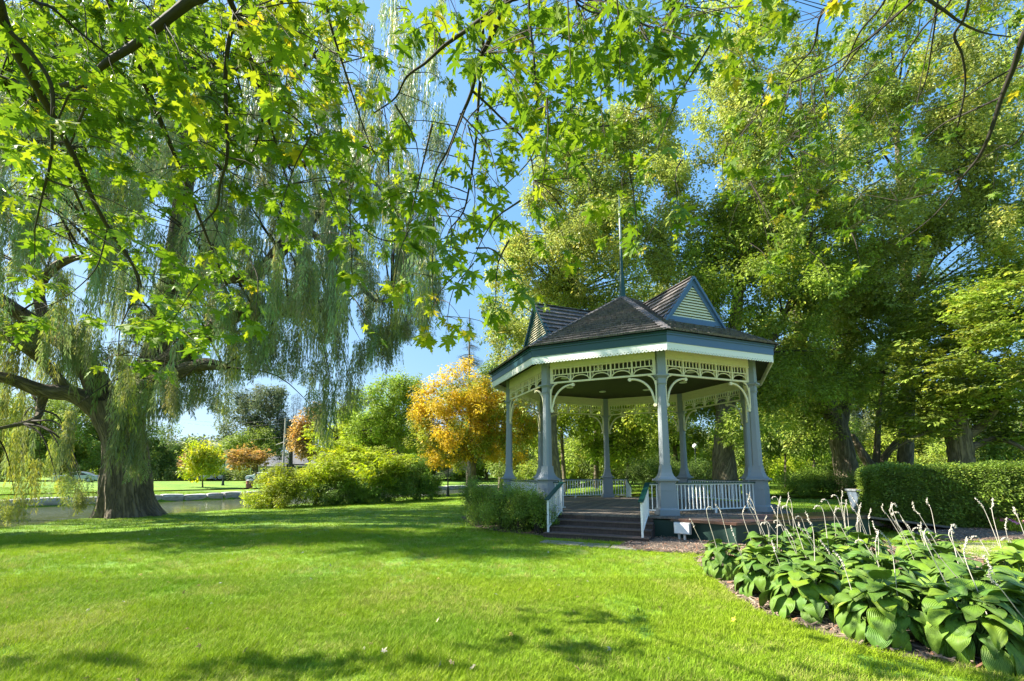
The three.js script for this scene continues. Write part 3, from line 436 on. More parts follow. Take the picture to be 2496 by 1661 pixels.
// trees close behind the bandstand
tree('broadleaf_tree', 'tall pointed tree behind the bandstand flagpole, its spires standing against blue sky', [[1285, 1122, 33], [1268, 1000, 33], [1285, 800, 33], [1335, 560, 33], [1400, 330, 33]], [0.55, 0.42, 0.38, 0.28, 0.08],
  [[1225, 640, 32, 85, 100], [1180, 560, 32, 45, 60], [1285, 470, 32, 75, 115], [1335, 380, 33, 55, 120], [1390, 420, 33, 70, 170], [1430, 330, 33, 45, 70], [1492, 300, 34, 42, 110], [1540, 330, 34, 34, 90], [1488, 220, 34, 14, 40], [1338, 285, 33, 14, 40], [1395, 270, 33, 12, 44], [1440, 270, 33, 14, 40], [1530, 250, 34, 12, 36], [1240, 350, 32, 14, 44], [1290, 330, 32, 14, 44], [1500, 430, 33, 90, 120], [1440, 560, 31, 120, 130], [1350, 600, 31, 110, 110], [1540, 560, 33, 80, 120], [1255, 720, 33, 95, 90], [1200, 800, 33, 60, 70], [1330, 760, 34, 110, 80], [1540, 700, 34, 90, 90], [1270, 880, 34, 90, 60]],
  { kind: sprigs.broad, mat: LM.b, n: 4.1, size: 0.42, seed: 11, hole: 0.45, gap: 0.24, yellow: 0.16, vary: 0.3, boughs: 4, floor: 2.6 });
tree('broadleaf_tree', 'broad tree with a thick sunlit trunk just behind the right half of the bandstand', [[1672, 1120, 31], [1665, 1040, 31], [1672, 930, 31], [1690, 760, 31], [1720, 480, 31]], [0.95, 0.68, 0.62, 0.45, 0.1],
  [[1700, 640, 30, 120, 110], [1640, 760, 31, 80, 80], [1800, 720, 30, 120, 100], [1620, 880, 32, 90, 60], [1720, 900, 31, 110, 60], [1820, 860, 31, 100, 60], [1760, 540, 31, 120, 110], [1640, 600, 31, 60, 90], [1560, 930, 33, 80, 45], [1860, 620, 31, 90, 110], [1700, 985, 28, 60, 30]],
  { kind: sprigs.broad, mat: LM.a, n: 4.1, size: 0.42, seed: 12, hole: 0.5, gap: 0.25, yellow: 0.1, boughs: 4, floor: 2.2, bark: M.bark }, [[[[1668, 960, 31], [1640, 900, 31], [1585, 820, 31], [1560, 700, 32]], [0.4, 0.08]], [[[1678, 930, 31], [1720, 860, 31], [1790, 760, 31], [1840, 620, 31]], [0.38, 0.07]]]);
tree('broadleaf_tree', 'very tall maple whose sunlit crown fills the sky at the upper right', [[2080, 1120, 36], [2085, 1010, 36], [2090, 830, 36], [2080, 560, 36], [2060, 250, 36]], [0.6, 0.5, 0.44, 0.35, 0.12],
  [[1690, 150, 31, 62, 110], [1660, 300, 31, 70, 90], [1730, 380, 31, 120, 110], [1800, 270, 32, 90, 90], [1720, 30, 32, 80, 80], [1890, 420, 31, 130, 110], [1780, 480, 32, 130, 90], [2000, 520, 32, 130, 110], [1960, 300, 33, 90, 70], [2110, 400, 32, 120, 120], [2060, 210, 33, 100, 70], [2210, 290, 30, 110, 130], [2230, 480, 30, 140, 130], [2330, 380, 29, 90, 160], [2300, 160, 31, 90, 110], [2340, 560, 29, 90, 110], [2100, 620, 33, 140, 100], [1960, 640, 33, 110, 90], [2200, 110, 33, 70, 60], [1850, 150, 34, 60, 50], [2030, 60, 34, 90, 50]],
  { kind: sprigs.broad, mat: LM.b, n: 4.1, size: 0.42, seed: 13, hole: 0.4, gap: 0.29, yellow: 0.14, vary: 0.35, boughs: 4, boughR: 0.12, floor: 3 }, [[[[2090, 830, 36], [2010, 640, 34], [1900, 470, 33], [1780, 300, 32]], [0.35, 0.06]], [[[2085, 700, 36], [2180, 520, 33], [2260, 380, 31], [2310, 200, 31]], [0.32, 0.06]], [[[2092, 860, 36], [1960, 720, 35], [1850, 560, 33]], [0.25, 0.05]]]);
tree('broadleaf_tree', 'leaning double-trunked tree rising behind the grey planter and the dark hedge end', [[1958, 1135, 36], [1940, 1040, 36], [1918, 960, 36], [1885, 890, 36], [1845, 780, 36], [1820, 620, 36]], [0.95, 0.78, 0.7, 0.5, 0.36, 0.1],
  [[1870, 800, 35, 110, 80], [1980, 790, 36, 110, 90], [1920, 700, 37, 120, 80], [1840, 930, 36, 80, 60], [2000, 900, 38, 80, 50], [2060, 840, 38, 70, 60], [1780, 800, 37, 70, 90], [1900, 880, 37, 70, 45]],
  { kind: sprigs.broad, mat: LM.dark, n: 4.1, size: 0.42, seed: 14, hole: 0.5, gap: 0.3, boughs: 3, floor: 2.4, col: [1.5, 1.35, 1.2] },
  [[[[1930, 1000, 36], [1945, 930, 36], [1950, 840, 36], [1960, 700, 37]], [0.5, 0.36, 0.1]], [[[2015, 1128, 37], [2012, 1090, 37], [1988, 1050, 37], [1960, 1000, 37.5]], [0.5, 0.4, 0.35, 0.2]], [[[2012, 1088, 37], [2018, 1040, 37], [2022, 960, 37], [2035, 860, 37]], [0.34, 0.24, 0.2, 0.06]], [[[2020, 1080, 37], [2060, 1020, 36], [2110, 985, 35], [2170, 968, 34]], [0.32, 0.2, 0.15, 0.05]]]);
tree('beech_tree', 'wide tree with level yellow-green layers of leaves and a hollow grey trunk above the hedge', [[2215, 1130, 27], [2212, 1060, 27], [2205, 1000, 27], [2190, 940, 27]], [0.75, 0.62, 0.62, 0.5],
  [[2270, 690, 26, 130, 26], [2180, 745, 26, 110, 24], [2320, 760, 26, 120, 28], [2220, 800, 25, 150, 30], [2340, 840, 25, 110, 28], [2170, 860, 26, 120, 26], [2270, 890, 25, 140, 28], [2150, 920, 26, 100, 22], [2340, 940, 26, 100, 28], [2220, 950, 27, 120, 22], [2130, 985, 27, 80, 18], [2330, 1000, 27, 80, 22], [2260, 740, 28, 120, 30], [2300, 640, 28, 100, 26], [2380, 700, 26, 80, 60], [2400, 880, 25, 80, 60]],
  { kind: sprigs.flat, mat: LM.a, n: 5, size: 0.44, seed: 15, yellow: 0.3, vary: 0.35, boughs: 2, boughR: 0.07, floor: 2.6, hole: 0.7, gap: 0.22 },
  [[[[2208, 1010, 27], [2250, 985, 27], [2300, 930, 26], [2340, 860, 26]], [0.38, 0.08]], [[[2200, 960, 27], [2195, 900, 26.5], [2240, 820, 26], [2260, 720, 26]], [0.42, 0.3, 0.2, 0.08]], [[[2212, 1040, 27], [2290, 1010, 27], [2330, 1020, 26], [2400, 1060, 25]], [0.25, 0.06]], [[[2202, 1000, 27], [2150, 990, 27], [2100, 1010, 27], [2050, 1040, 28]], [0.2, 0.04]]]);
// understory and trees farther back, each its own
const back = [ // label, px, base py, depth, height px, crown [dx, dy, rx, ry], leaf, trunk radius
  ['slim young tree between two bandstand posts left of the back post', 1300, 1112, 44, [[0, 930, 75, 60], [-40, 990, 60, 40], [50, 980, 60, 45], [0, 870, 60, 50]], LM.c, 0.2],
  ['bushy tree seen through the bandstand straight behind its back post', 1372, 1110, 46, [[0, 950, 60, 70], [30, 1020, 55, 35], [-30, 1030, 50, 30], [10, 870, 70, 60]], LM.a, 0.28],
  ['multi-stemmed tree seen through the bandstand right of the back post', 1440, 1112, 42, [[0, 960, 70, 60], [40, 1030, 50, 35], [-20, 1040, 55, 28], [30, 890, 80, 60]], LM.c, 0.16],
  ['leafy tree seen through the bandstand beside the globe lamp', 1560, 1112, 48, [[0, 960, 70, 60], [-50, 1010, 60, 40], [50, 1020, 60, 40], [0, 880, 80, 60]], LM.a, 0.25],
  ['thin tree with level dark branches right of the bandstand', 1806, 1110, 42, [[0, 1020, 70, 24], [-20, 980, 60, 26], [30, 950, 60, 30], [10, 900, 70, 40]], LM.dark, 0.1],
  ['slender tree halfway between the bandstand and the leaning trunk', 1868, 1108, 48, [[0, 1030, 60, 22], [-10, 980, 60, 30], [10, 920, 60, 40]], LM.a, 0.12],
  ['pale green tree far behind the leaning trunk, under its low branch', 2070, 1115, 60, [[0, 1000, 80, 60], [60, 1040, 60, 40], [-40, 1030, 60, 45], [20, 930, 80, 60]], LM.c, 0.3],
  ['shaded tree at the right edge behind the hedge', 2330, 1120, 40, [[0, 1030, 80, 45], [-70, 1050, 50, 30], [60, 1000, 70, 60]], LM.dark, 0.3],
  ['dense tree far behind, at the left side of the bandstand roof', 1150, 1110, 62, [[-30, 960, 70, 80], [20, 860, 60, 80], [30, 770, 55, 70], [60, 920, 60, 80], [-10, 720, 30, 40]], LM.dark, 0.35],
  ['mid green tree filling the gap behind the bandstand stairs', 1490, 1110, 64, [[0, 980, 90, 70], [60, 900, 80, 70], [-70, 930, 80, 60], [-20, 850, 90, 60]], LM.a, 0.3],
  ['mid green tree far behind the right-hand posts', 1760, 1110, 66, [[0, 970, 90, 80], [70, 1010, 80, 60], [-60, 1020, 70, 50], [40, 890, 90, 70]], LM.c, 0.3],
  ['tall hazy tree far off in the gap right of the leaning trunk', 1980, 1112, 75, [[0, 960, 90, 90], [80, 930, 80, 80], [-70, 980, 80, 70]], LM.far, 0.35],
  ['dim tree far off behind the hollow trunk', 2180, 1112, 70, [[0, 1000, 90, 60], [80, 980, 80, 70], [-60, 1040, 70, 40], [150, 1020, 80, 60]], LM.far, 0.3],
];
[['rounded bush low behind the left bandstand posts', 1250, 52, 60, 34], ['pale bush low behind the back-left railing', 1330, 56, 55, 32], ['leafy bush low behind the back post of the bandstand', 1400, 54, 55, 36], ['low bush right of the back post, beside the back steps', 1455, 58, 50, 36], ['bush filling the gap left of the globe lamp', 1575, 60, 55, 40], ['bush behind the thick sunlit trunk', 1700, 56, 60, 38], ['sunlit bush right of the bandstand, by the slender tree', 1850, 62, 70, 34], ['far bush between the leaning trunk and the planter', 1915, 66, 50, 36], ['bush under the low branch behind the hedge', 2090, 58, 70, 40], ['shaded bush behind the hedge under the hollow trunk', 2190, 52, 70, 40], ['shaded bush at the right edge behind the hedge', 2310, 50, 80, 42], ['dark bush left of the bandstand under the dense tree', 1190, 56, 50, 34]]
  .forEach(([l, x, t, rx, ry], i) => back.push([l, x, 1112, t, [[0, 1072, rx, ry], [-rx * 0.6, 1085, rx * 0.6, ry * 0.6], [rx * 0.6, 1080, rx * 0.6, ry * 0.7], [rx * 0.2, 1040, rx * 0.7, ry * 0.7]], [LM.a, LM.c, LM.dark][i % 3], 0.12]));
back.forEach(([label, px, py, t, cr, lm, r], i) => { const top = Math.min(...cr.map((c) => c[1])); const tp = [[px, py, t], [px + (i % 3 - 1) * 8, (py + top) / 2, t], [px + (i % 2 ? 6 : -8), top + 20, t]];
  const bl = cr.map(([dx, y, rx, ry]) => [px + dx, y, t, rx, ry]);
  tree(i > 12 ? 'bush' : 'park_tree', label, tp, [r, r * 0.75, 0.03], bl, { kind: sprigs.broad, mat: lm, n: 1.7, size: 0.62, seed: 120 + i, boughs: 3, boughR: r * 0.35, hole: 0.4, gap: 0.26, yellow: 0.1, floor: 1.0 }); });
// spruce
{ const t = thing('spruce_tree', 'dark spruce with drooping branches left of the bandstand roof', 'tree'), b = at(1078, 1118, 66), top = at(1080, 712, 66), R = rng(31), ms = [], cs = [];
  obj('trunk', tube([b, top], [0.4, 0.03], 8, 6), M.bark, t); const H = top.y - b.y, arms = [];
  for (let i = 0; i < 130; i++) { const f = Math.pow(R(), 0.8), y = b.y + 1.5 + (H - 1.6) * f, L = (1 - f) * H * 0.20 + 0.35, a = R() * 6.283; const e = V(b.x + Math.cos(a) * L, y - L * 0.28, b.z + Math.sin(a) * L), s = V(b.x, y, b.z); arms.push(tube([s, s.clone().lerp(e, 0.5).add(V(0, 0.12, 0)), e], [0.05, 0.01], 4, 2)); const n = Math.ceil(L / 0.28); for (let k = 1; k <= n; k++) { const p = s.clone().lerp(e, k / n); ms.push(M4(p.add(V((R() - .5) * .2, -0.1, (R() - .5) * .2)), [R() - 0.5, R() * 6.28, R() - 0.5], V(0.5, 0.42, 0.5))); cs.push(tint(R, [1, 1, 1], 0.3)); } }
  obj('branch', arms, M.bark, t); tag(inst('needles', sprigs.needle[0], LM.spruce, ms, cs, t), null, null, null, 'stuff'); }
// golden tree, the trees around it
tree('golden_tree', 'round yellow and orange autumn tree left of the bandstand', [[1086, 1140, 40], [1090, 1085, 40], [1084, 1040, 40], [1082, 960, 40]], [0.3, 0.22, 0.2, 0.06],
  [[1070, 900, 39, 75, 50], [1010, 950, 39, 55, 55], [1130, 940, 39, 70, 60], [1070, 970, 38, 90, 55], [1000, 1020, 39, 50, 40], [1180, 1000, 40, 55, 60], [1100, 1020, 38, 70, 35], [1200, 950, 40, 45, 60], [1040, 1045, 38, 45, 25], [985, 985, 40, 35, 40]],
  { kind: sprigs.broad, mat: LM.gold, n: 4.2, size: 0.42, seed: 41, yellow: 0, vary: 0.4, boughs: 6, boughR: 0.08, clump: 0.55, squash: 0.8, floor: 1.4, alt: [0.36, [0.5, 0.8, 1.5]] },
  [[[[1090, 1075, 40], [1060, 1020, 40], [1030, 950, 40]], [0.14, 0.04]], [[[1090, 1070, 40], [1120, 1010, 40], [1140, 940, 40]], [0.14, 0.04]]]);
tree('bushy_tree', 'crooked dark-stemmed green tree between the willow and the golden tree', [[945, 1115, 44], [900, 1055, 44], [880, 1000, 44], [905, 950, 44], [900, 900, 44]], [0.3, 0.24, 0.2, 0.15, 0.04],
  [[900, 920, 44, 70, 40], [850, 960, 44, 60, 50], [950, 950, 44, 55, 60], [880, 1000, 43, 80, 45], [960, 1030, 44, 50, 40], [820, 1010, 43, 60, 45], [930, 890, 45, 40, 26]],
  { kind: sprigs.broad, mat: LM.a, n: 4.1, size: 0.42, seed: 42, boughs: 4, hole: 0.6, gap: 0.3, floor: 0.6, col: [1.15, 1.2, 1] }, [[[[890, 1040, 44], [930, 1000, 44], [950, 930, 44]], [0.18, 0.05]]]);
tree('lime_tree', 'bright lime green tree above the shrub mass, right of the utility poles', [[775, 1110, 46], [772, 1060, 46], [775, 1000, 46]], [0.2, 0.16, 0.05], [[775, 1010, 45, 50, 60], [815, 1040, 44, 60, 45], [755, 1060, 44, 45, 40], [790, 970, 46, 25, 35]], { kind: sprigs.flat, mat: LM.lime, n: 3.2, size: 0.55, seed: 43, floor: 0.4, hole: 0.6, gap: 0.2 });
tree('young_tree', 'small yellow-green young tree on the far bank beside the lamp post', [[466, 1127, 57], [465, 1090, 57], [465, 1060, 57]], [0.1, 0.07, 0.03], [[462, 1060, 57, 34, 36], [440, 1080, 57, 16, 20], [488, 1070, 57, 18, 26], [465, 1035, 57, 20, 18]], { kind: sprigs.broad, mat: LM.lime, n: 2.6, size: 0.62, seed: 44, yellow: 0.5, floor: 0.9, hole: 0.6, gap: 0.25 });
tree('orange_tree', 'small orange tree on the far bank in front of the white car', [[590, 1110, 72], [588, 1085, 72], [575, 1050, 72]], [0.16, 0.12, 0.05], [[570, 1048, 72, 32, 16], [545, 1058, 72, 20, 12], [592, 1055, 72, 18, 12], [570, 1065, 72, 30, 10]], { kind: sprigs.flat, mat: LM.orange, n: 2.6, size: 0.8, seed: 45, floor: 1.2 });
tree('orange_tree', 'orange tree right of the utility poles, half hidden by the willow', [[712, 1110, 78], [712, 1060, 78], [708, 1010, 78]], [0.25, 0.2, 0.06], [[706, 990, 78, 26, 26], [690, 1015, 78, 20, 20], [715, 1030, 78, 26, 20], [720, 960, 78, 18, 26]], { kind: sprigs.broad, mat: LM.orange, n: 2.2, size: 0.9, seed: 46, floor: 1.2, vary: 0.4 });
tree('orange_tree', 'faded orange tree at the left, behind the small yellow-green tree', [[436, 1112, 75], [437, 1085, 75], [438, 1060, 75]], [0.14, 0.1, 0.05], [[436, 1058, 75, 16, 16], [446, 1070, 75, 14, 12]], { kind: sprigs.broad, mat: LM.orange, n: 2.4, size: 0.8, seed: 47, floor: 1.2, col: [0.9, 0.9, 1] });
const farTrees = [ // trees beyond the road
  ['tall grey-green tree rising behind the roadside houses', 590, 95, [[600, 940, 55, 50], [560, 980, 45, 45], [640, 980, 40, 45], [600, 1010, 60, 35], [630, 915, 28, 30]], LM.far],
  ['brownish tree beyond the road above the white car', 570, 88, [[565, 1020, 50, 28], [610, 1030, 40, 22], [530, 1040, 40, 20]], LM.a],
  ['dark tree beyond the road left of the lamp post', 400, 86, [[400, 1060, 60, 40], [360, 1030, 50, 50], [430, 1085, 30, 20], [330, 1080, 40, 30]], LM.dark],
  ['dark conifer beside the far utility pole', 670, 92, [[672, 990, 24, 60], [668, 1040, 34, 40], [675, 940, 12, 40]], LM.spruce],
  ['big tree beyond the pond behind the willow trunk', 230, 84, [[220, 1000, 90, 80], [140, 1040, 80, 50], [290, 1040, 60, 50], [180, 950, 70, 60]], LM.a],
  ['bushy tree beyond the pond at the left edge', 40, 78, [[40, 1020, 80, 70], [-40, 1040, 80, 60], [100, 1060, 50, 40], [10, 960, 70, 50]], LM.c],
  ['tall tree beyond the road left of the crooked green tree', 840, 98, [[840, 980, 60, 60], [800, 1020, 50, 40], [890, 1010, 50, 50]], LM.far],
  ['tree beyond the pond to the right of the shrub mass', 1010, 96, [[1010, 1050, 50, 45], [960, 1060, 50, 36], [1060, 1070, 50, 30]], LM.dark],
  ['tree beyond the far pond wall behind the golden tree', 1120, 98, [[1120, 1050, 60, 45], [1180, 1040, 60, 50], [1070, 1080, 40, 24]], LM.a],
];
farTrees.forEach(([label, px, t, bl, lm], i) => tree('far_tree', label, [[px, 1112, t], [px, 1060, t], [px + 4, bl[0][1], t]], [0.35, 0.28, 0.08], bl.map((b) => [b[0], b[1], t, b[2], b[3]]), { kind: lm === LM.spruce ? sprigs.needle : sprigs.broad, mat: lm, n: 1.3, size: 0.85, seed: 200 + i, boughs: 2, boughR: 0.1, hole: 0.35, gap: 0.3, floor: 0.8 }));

// ---------------------------------------------------------------- the willow
{
  const w = thing('willow_tree', 'huge weeping willow with a furrowed trunk at the edge of the pond', 'willow tree'), T = 22.6, R = rng(77);
  // trunk: a lobed, flaring column
  const path = [[302, 1192, T], [296, 1150, T], [292, 1080, T], [284, 1020, T], [268, 960, T], [262, 930, T]].map((p) => at(...p)), c = new THREE.CatmullRomCurve3(path), P = [], U = [], I = [], nr = 110, nh = 70, g0 = ground(path[0].x, path[0].z);
  for (let i = 0; i <= nh; i++) { const t = i / nh, p = c.getPoint(t); if (i === 0) p.y = g0 - 0.25; const y = p.y - g0; const r0 = 1.02 + 0.36 * Math.exp(-Math.max(0, y) * 1.3) - 0.12 * sstep(1, 4, y) + 0.15 * sstep(3.8, 5.2, y);
    for (let j = 0; j <= nr; j++) { const a = j / nr * 6.2832, root = Math.exp(-Math.max(0, y) * 1.5) * (0.14 * Math.sin(a * 5 + 1) + 0.12 * Math.sin(a * 8 + 2)), tw = a + y * 0.12, f = Math.abs(fbm(tw * 4.5, y * 0.55, 5, 3, 28.27, 1e9) * 2 - 1), r = r0 * (1 + 0.05 * Math.sin(a * 3 + y)) + root + 0.16 * f - 0.06; P.push(p.x + Math.cos(a) * r, p.y, p.z + Math.sin(a) * r); U.push(j / nr * 7, y); }
    if (i) for (let j = 0; j < nr; j++) { const A = (i - 1) * (nr + 1) + j, B = A + nr + 1; I.push(A, B, A + 1, A + 1, B, B + 1); } }
  obj('trunk', geom(P, I, U), M.bark, w);
  const big = [
    [[[262, 945, T], [240, 915, T], [205, 850, T], [165, 800, T], [110, 762, T - 1], [55, 728, T - 2], [-40, 660, T - 3]], [0.75, 0.6, 0.52, 0.5, 0.4, 0.34, 0.2]],
    [[[258, 970, T], [225, 940, T - .5], [170, 908, T - 1], [100, 900, T - 1.5], [20, 872, T - 2.5], [-90, 850, T - 3.5]], [0.6, 0.5, 0.4, 0.34, 0.26, 0.12]],
    [[[268, 960, T], [300, 900, T], [345, 840, T + .5], [375, 740, T + 1], [400, 610, T + 1.5], [418, 480, T + 2], [432, 370, T + 2], [425, 250, T + 2], [440, 80, T + 2]], [0.85, 0.7, 0.6, 0.55, 0.5, 0.45, 0.36, 0.25, 0.1]],
    [[[330, 880, T + .4], [420, 810, T], [480, 765, T - .5], [550, 718, T - 1], [640, 716, T - 1], [720, 712, T - .5], [775, 670, T]], [0.6, 0.5, 0.45, 0.42, 0.36, 0.3, 0.12]],
    [[[400, 640, T + 1], [500, 640, T + 1], [590, 630, T + 1], [650, 570, T + 1], [700, 525, T + 1.5], [770, 440, T + 2]], [0.36, 0.3, 0.3, 0.36, 0.3, 0.12]],
    [[[700, 525, T + 1.5], [790, 590, T + 1], [860, 690, T + 1], [900, 690, T + 1]], [0.2, 0.16, 0.12, 0.05]],
    [[[430, 370, T + 2], [520, 300, T + 2], [620, 240, T + 2.5], [720, 130, T + 3]], [0.3, 0.24, 0.18, 0.08]],
    [[[425, 330, T + 2], [360, 250, T + 2], [300, 240, T + 2], [180, 230, T + 1]], [0.25, 0.2, 0.16, 0.06]],
    [[[418, 420, T + 2], [350, 400, T + 1], [290, 380, T + 1], [190, 420, T]], [0.26, 0.2, 0.16, 0.06]],
    [[[110, 765, T - 1], [90, 660, T - 1], [150, 600, T - 1], [230, 590, T - 1]], [0.26, 0.22, 0.18, 0.06]],
    [[[165, 905, T - 1], [95, 830, T - 1.5], [40, 790, T - 2], [-30, 750, T - 2]], [0.2, 0.22, 0.2, 0.1]],
    [[[300, 905, T - .3], [400, 860, T - 1], [470, 838, T - 1.5], [515, 845, T - 1.8]], [0.42, 0.34, 0.3, 0.22]],
    [[[520, 300, T + 2], [640, 370, T + 3], [760, 380, T + 3], [860, 420, T + 3], [940, 520, T + 3]], [0.2, 0.18, 0.15, 0.1, 0.04]],
    [[[100, 900, T - 1.5], [92, 940, T - 1.5], [80, 965, T - 2], [-20, 990, T - 3]], [0.22, 0.16, 0.12, 0.06]],
  ];
  limbs(w, M.bark, big, 'limb');
  const pool = big.flatMap(([p, r]) => along(p.map((q) => at(...q)), 14).slice(3));
  // hanging strands of narrow leaves
  const strand = (seed, n) => { const Q = rng(seed), P = [], I = []; let k = 0; const path = (t) => V(Math.sin(t * 5 + seed) * 0.05 + t * 0.10, -t, Math.cos(t * 4 + seed) * 0.05);
    for (let i = 0; i < 7; i++) { const a = path(i / 7), b = path((i + 1) / 7), s = 0.006; P.push(a.x - s, a.y, a.z, a.x + s, a.y, a.z, b.x, b.y, b.z + s * 0.5); I.push(k, k + 1, k + 2); k += 3; }
    for (let i = 0; i < n; i++) { const t = 0.03 + 0.97 * Q(), o = path(t), a = Q() * 6.28, d = V(Math.cos(a) * 0.55, -0.75 - 0.3 * Q(), Math.sin(a) * 0.55).normalize(), L = 0.075 + 0.05 * Q(), s = d.clone().cross(V(Math.cos(a + 1 + Q()), 0.4, Math.sin(a + 1 + Q()))).normalize().multiplyScalar(0.0115);
      const off = V(Math.cos(a), 0, Math.sin(a)).multiplyScalar(0.02 + 0.05 * Q()); const b = o.clone().add(off), m = b.clone().addScaledVector(d, L * 0.45), e = b.clone().addScaledVector(d, L); P.push(b.x, b.y, b.z, m.x + s.x, m.y + s.y, m.z + s.z, e.x, e.y - 0.01, e.z, m.x - s.x, m.y - s.y, m.z - s.z); I.push(k, k + 1, k + 2, k, k + 2, k + 3); k += 4; }
    return geom(P, I); };
  const strandG = [strand(1, 90)];
  // lower ends of the curtain by view column (x / 100), and how thick it hangs
  const ends = [[-200, 1230], [0, 1214], [55, 1206], [75, 1115], [100, 1120], [112, 1202], [140, 1200], [155, 1100], [175, 1185], [195, 1192], [212, 1060], [245, 930], [262, 960], [290, 1060], [330, 1120], [360, 1120], [400, 990], [460, 940], [520, 1000], [560, 900], [620, 880], [690, 900], [740, 1010], [770, 1065], [800, 1000], [830, 910], [900, 850], [940, 800], [1010, 740], [1100, 700]], mats = strandG.map(() => [[], []]);
  const endAt = (x) => { for (let i = 1; i < ends.length; i++) if (x < ends[i][0]) return lerp(ends[i - 1][1], ends[i][1], (x - ends[i - 1][0]) / (ends[i][0] - ends[i - 1][0])); return 700; };
  const dens = ['88886656554', '88876666554', '88776677654', '88887776764', '87888777876', '76888899887', '66788999986', '55698889996', '56786888997', '66778877775', '76686445774', '76585322562', '65342100140'];
  const feed = []; let placed = 0;
  for (let i = 0; i < 30000 && placed < 7500; i++) {
    const x = -160 + R() * 1180, row = Math.floor(R() * 13), y = row * 92 + R() * 92 - 30, cx = clamp(Math.floor(x / 100), 0, 10), d = Number(dens[row][cx]) / 9; if (R() > d * d) continue;
    const bl = endAt(x) - 45 * fbm(x * 0.02, 3, 8, 2) + 20;
    let t = T + (R() - 0.5) * (y < 640 ? 17 : 9) * (0.5 + 0.5 * d) - (y > 900 ? 1 : 0); const over = x > 225 && x < 375 && y > 880; if (over) { if (x < 265 || (y > 960 && R() < 0.45) || y > 1060) continue; t = T - 2.2 - R(); } else if (x > 200 && x < 400 && y > 880 && R() < 0.4) t = T + 2 + R() * 3;
    let len = 1.1 + R() * 2.6; const m = F / t; if (y + len * m > bl) len = (bl - y) / m; if (len < 0.5) continue;
    if (over && y + len * m > 1110) len = (1110 - y) / m; if (len < 0.4) continue; if (x > 205 && x < 262 && y + len * m > 860 && R() < 0.75) continue; if (x > 90 && x < 260 && y + len * m > 940 && y < 1000 && R() < 0.35) continue;
    const p = at(x, y, t), nb = 5 + Math.floor(R() * 9), sunTint = x < 230 && y > 780 ? 0.65 : 0.12, bunchTone = 0.65 + 0.6 * R(), sp = 0.2 + R() * 0.6;  // lower-left strands yellower: sunlight put into their colour
    for (let q = 0; q < nb; q++) { const L2 = len * (0.55 + 0.45 * R()), g = V(p.x + (R() + R() - 1) * sp, p.y + (R() - 0.6) * 0.3, p.z + (R() + R() - 1) * sp); mats[0][0].push(M4(g, [(R() - .5) * 0.2, R() * 6.28, (R() - .5) * 0.2], V(1.35, L2, 1.35))); mats[0][1].push(R() < sunTint ? C((1.2 + R() * 0.5) * bunchTone, 1.3 * bunchTone, 0.5) : C((0.8 + R() * 0.4) * bunchTone, (0.85 + R() * 0.35) * bunchTone, (0.8 + R() * 0.4) * bunchTone)); placed++; }
    if (R() < 0.6) feed.push(p);
  }
  const wm = phys(C(0.26, 0.31, 0.10), 0.95, { transmission: 0.5, thickness: 0, clearcoat: 0.5, clearcoatRoughness: 0.35 });
  mats.forEach(([m, cc], k) => tag(inst('hanging_leaves', strandG[k], wm, m, cc, w), null, null, null, 'stuff'));
  const tw = []; for (const p of feed) { let s = pool[0], bd = 1e9; for (const q of pool) { const d = q.distanceTo(p); if (d < bd) { bd = d; s = q; } } if (bd > 7) continue; const mid2 = s.clone().lerp(p, 0.5).add(V(0, 0.18 * bd, 0)); tw.push(tube([s, mid2, p], [Math.min(0.06, 0.012 * bd + 0.012), 0.008], 4, 4)); }
  obj('twigs', tw, M.twig, w);
}

// ---------------------------------------------------------------- shrubs and hedges
const stems = (parent, c, r, n, seed) => { const R = rng(seed), g = []; for (let i = 0; i < n; i++) { const a = R() * 6.28, q = r * (0.4 + 0.6 * R()); g.push(tube([V(c.x + (R() - .5) * .3, ground(c.x, c.z) - 0.05, c.z + (R() - .5) * .3), V(c.x + Math.cos(a) * q * 0.5, c.y * 0.6, c.z + Math.sin(a) * q * .5), V(c.x + Math.cos(a) * q, c.y, c.z + Math.sin(a) * q)], [0.02, 0.006], 4, 3)); } obj('stem', g, M.twig, parent); };
function shrub(name, label, cat, blobs, opt, group) { const t = thing(name, label, cat, V(0, 0, 0), 0, group); const [px, py, d, rx] = blobs[0]; stems(t, at(px, py, d), rx * d / F, 9, opt.seed); fill(t, 'foliage', blobs, opt); return t; }
shrub('shrub', 'rounded yellow-green shrub at the pond end of the shrub mass', 'shrub', [[635, 1125, 28.5, 50, 40], [605, 1150, 28, 34, 26], [682, 1104, 29, 44, 28], [660, 1140, 28, 60, 36], [712, 1092, 30, 26, 20], [640, 1106, 29, 26, 16]], { kind: sprigs.broad, mat: LM.lime, n: 15, size: 0.25, seed: 61, floor: -0.3, col: [0.85, 0.82, 1], vary: 0.4, hole: 1.2, gap: 0.25 });
shrub('shrub', 'tall bright green shrub with layered sprays in the middle of the shrub mass', 'shrub', [[780, 1075, 32, 56, 26], [840, 1062, 32, 60, 28], [890, 1082, 32, 56, 26], [735, 1098, 31, 38, 22], [800, 1052, 33, 36, 16], [860, 1042, 33, 34, 16], [768, 1066, 33, 26, 14], [920, 1070, 33, 34, 20], [810, 1095, 30.5, 60, 22]], { kind: sprigs.flat, mat: LM.lime, n: 14, size: 0.3, seed: 62, floor: -0.3, hole: 1.1, gap: 0.3, vary: 0.4, boughs: 5 });
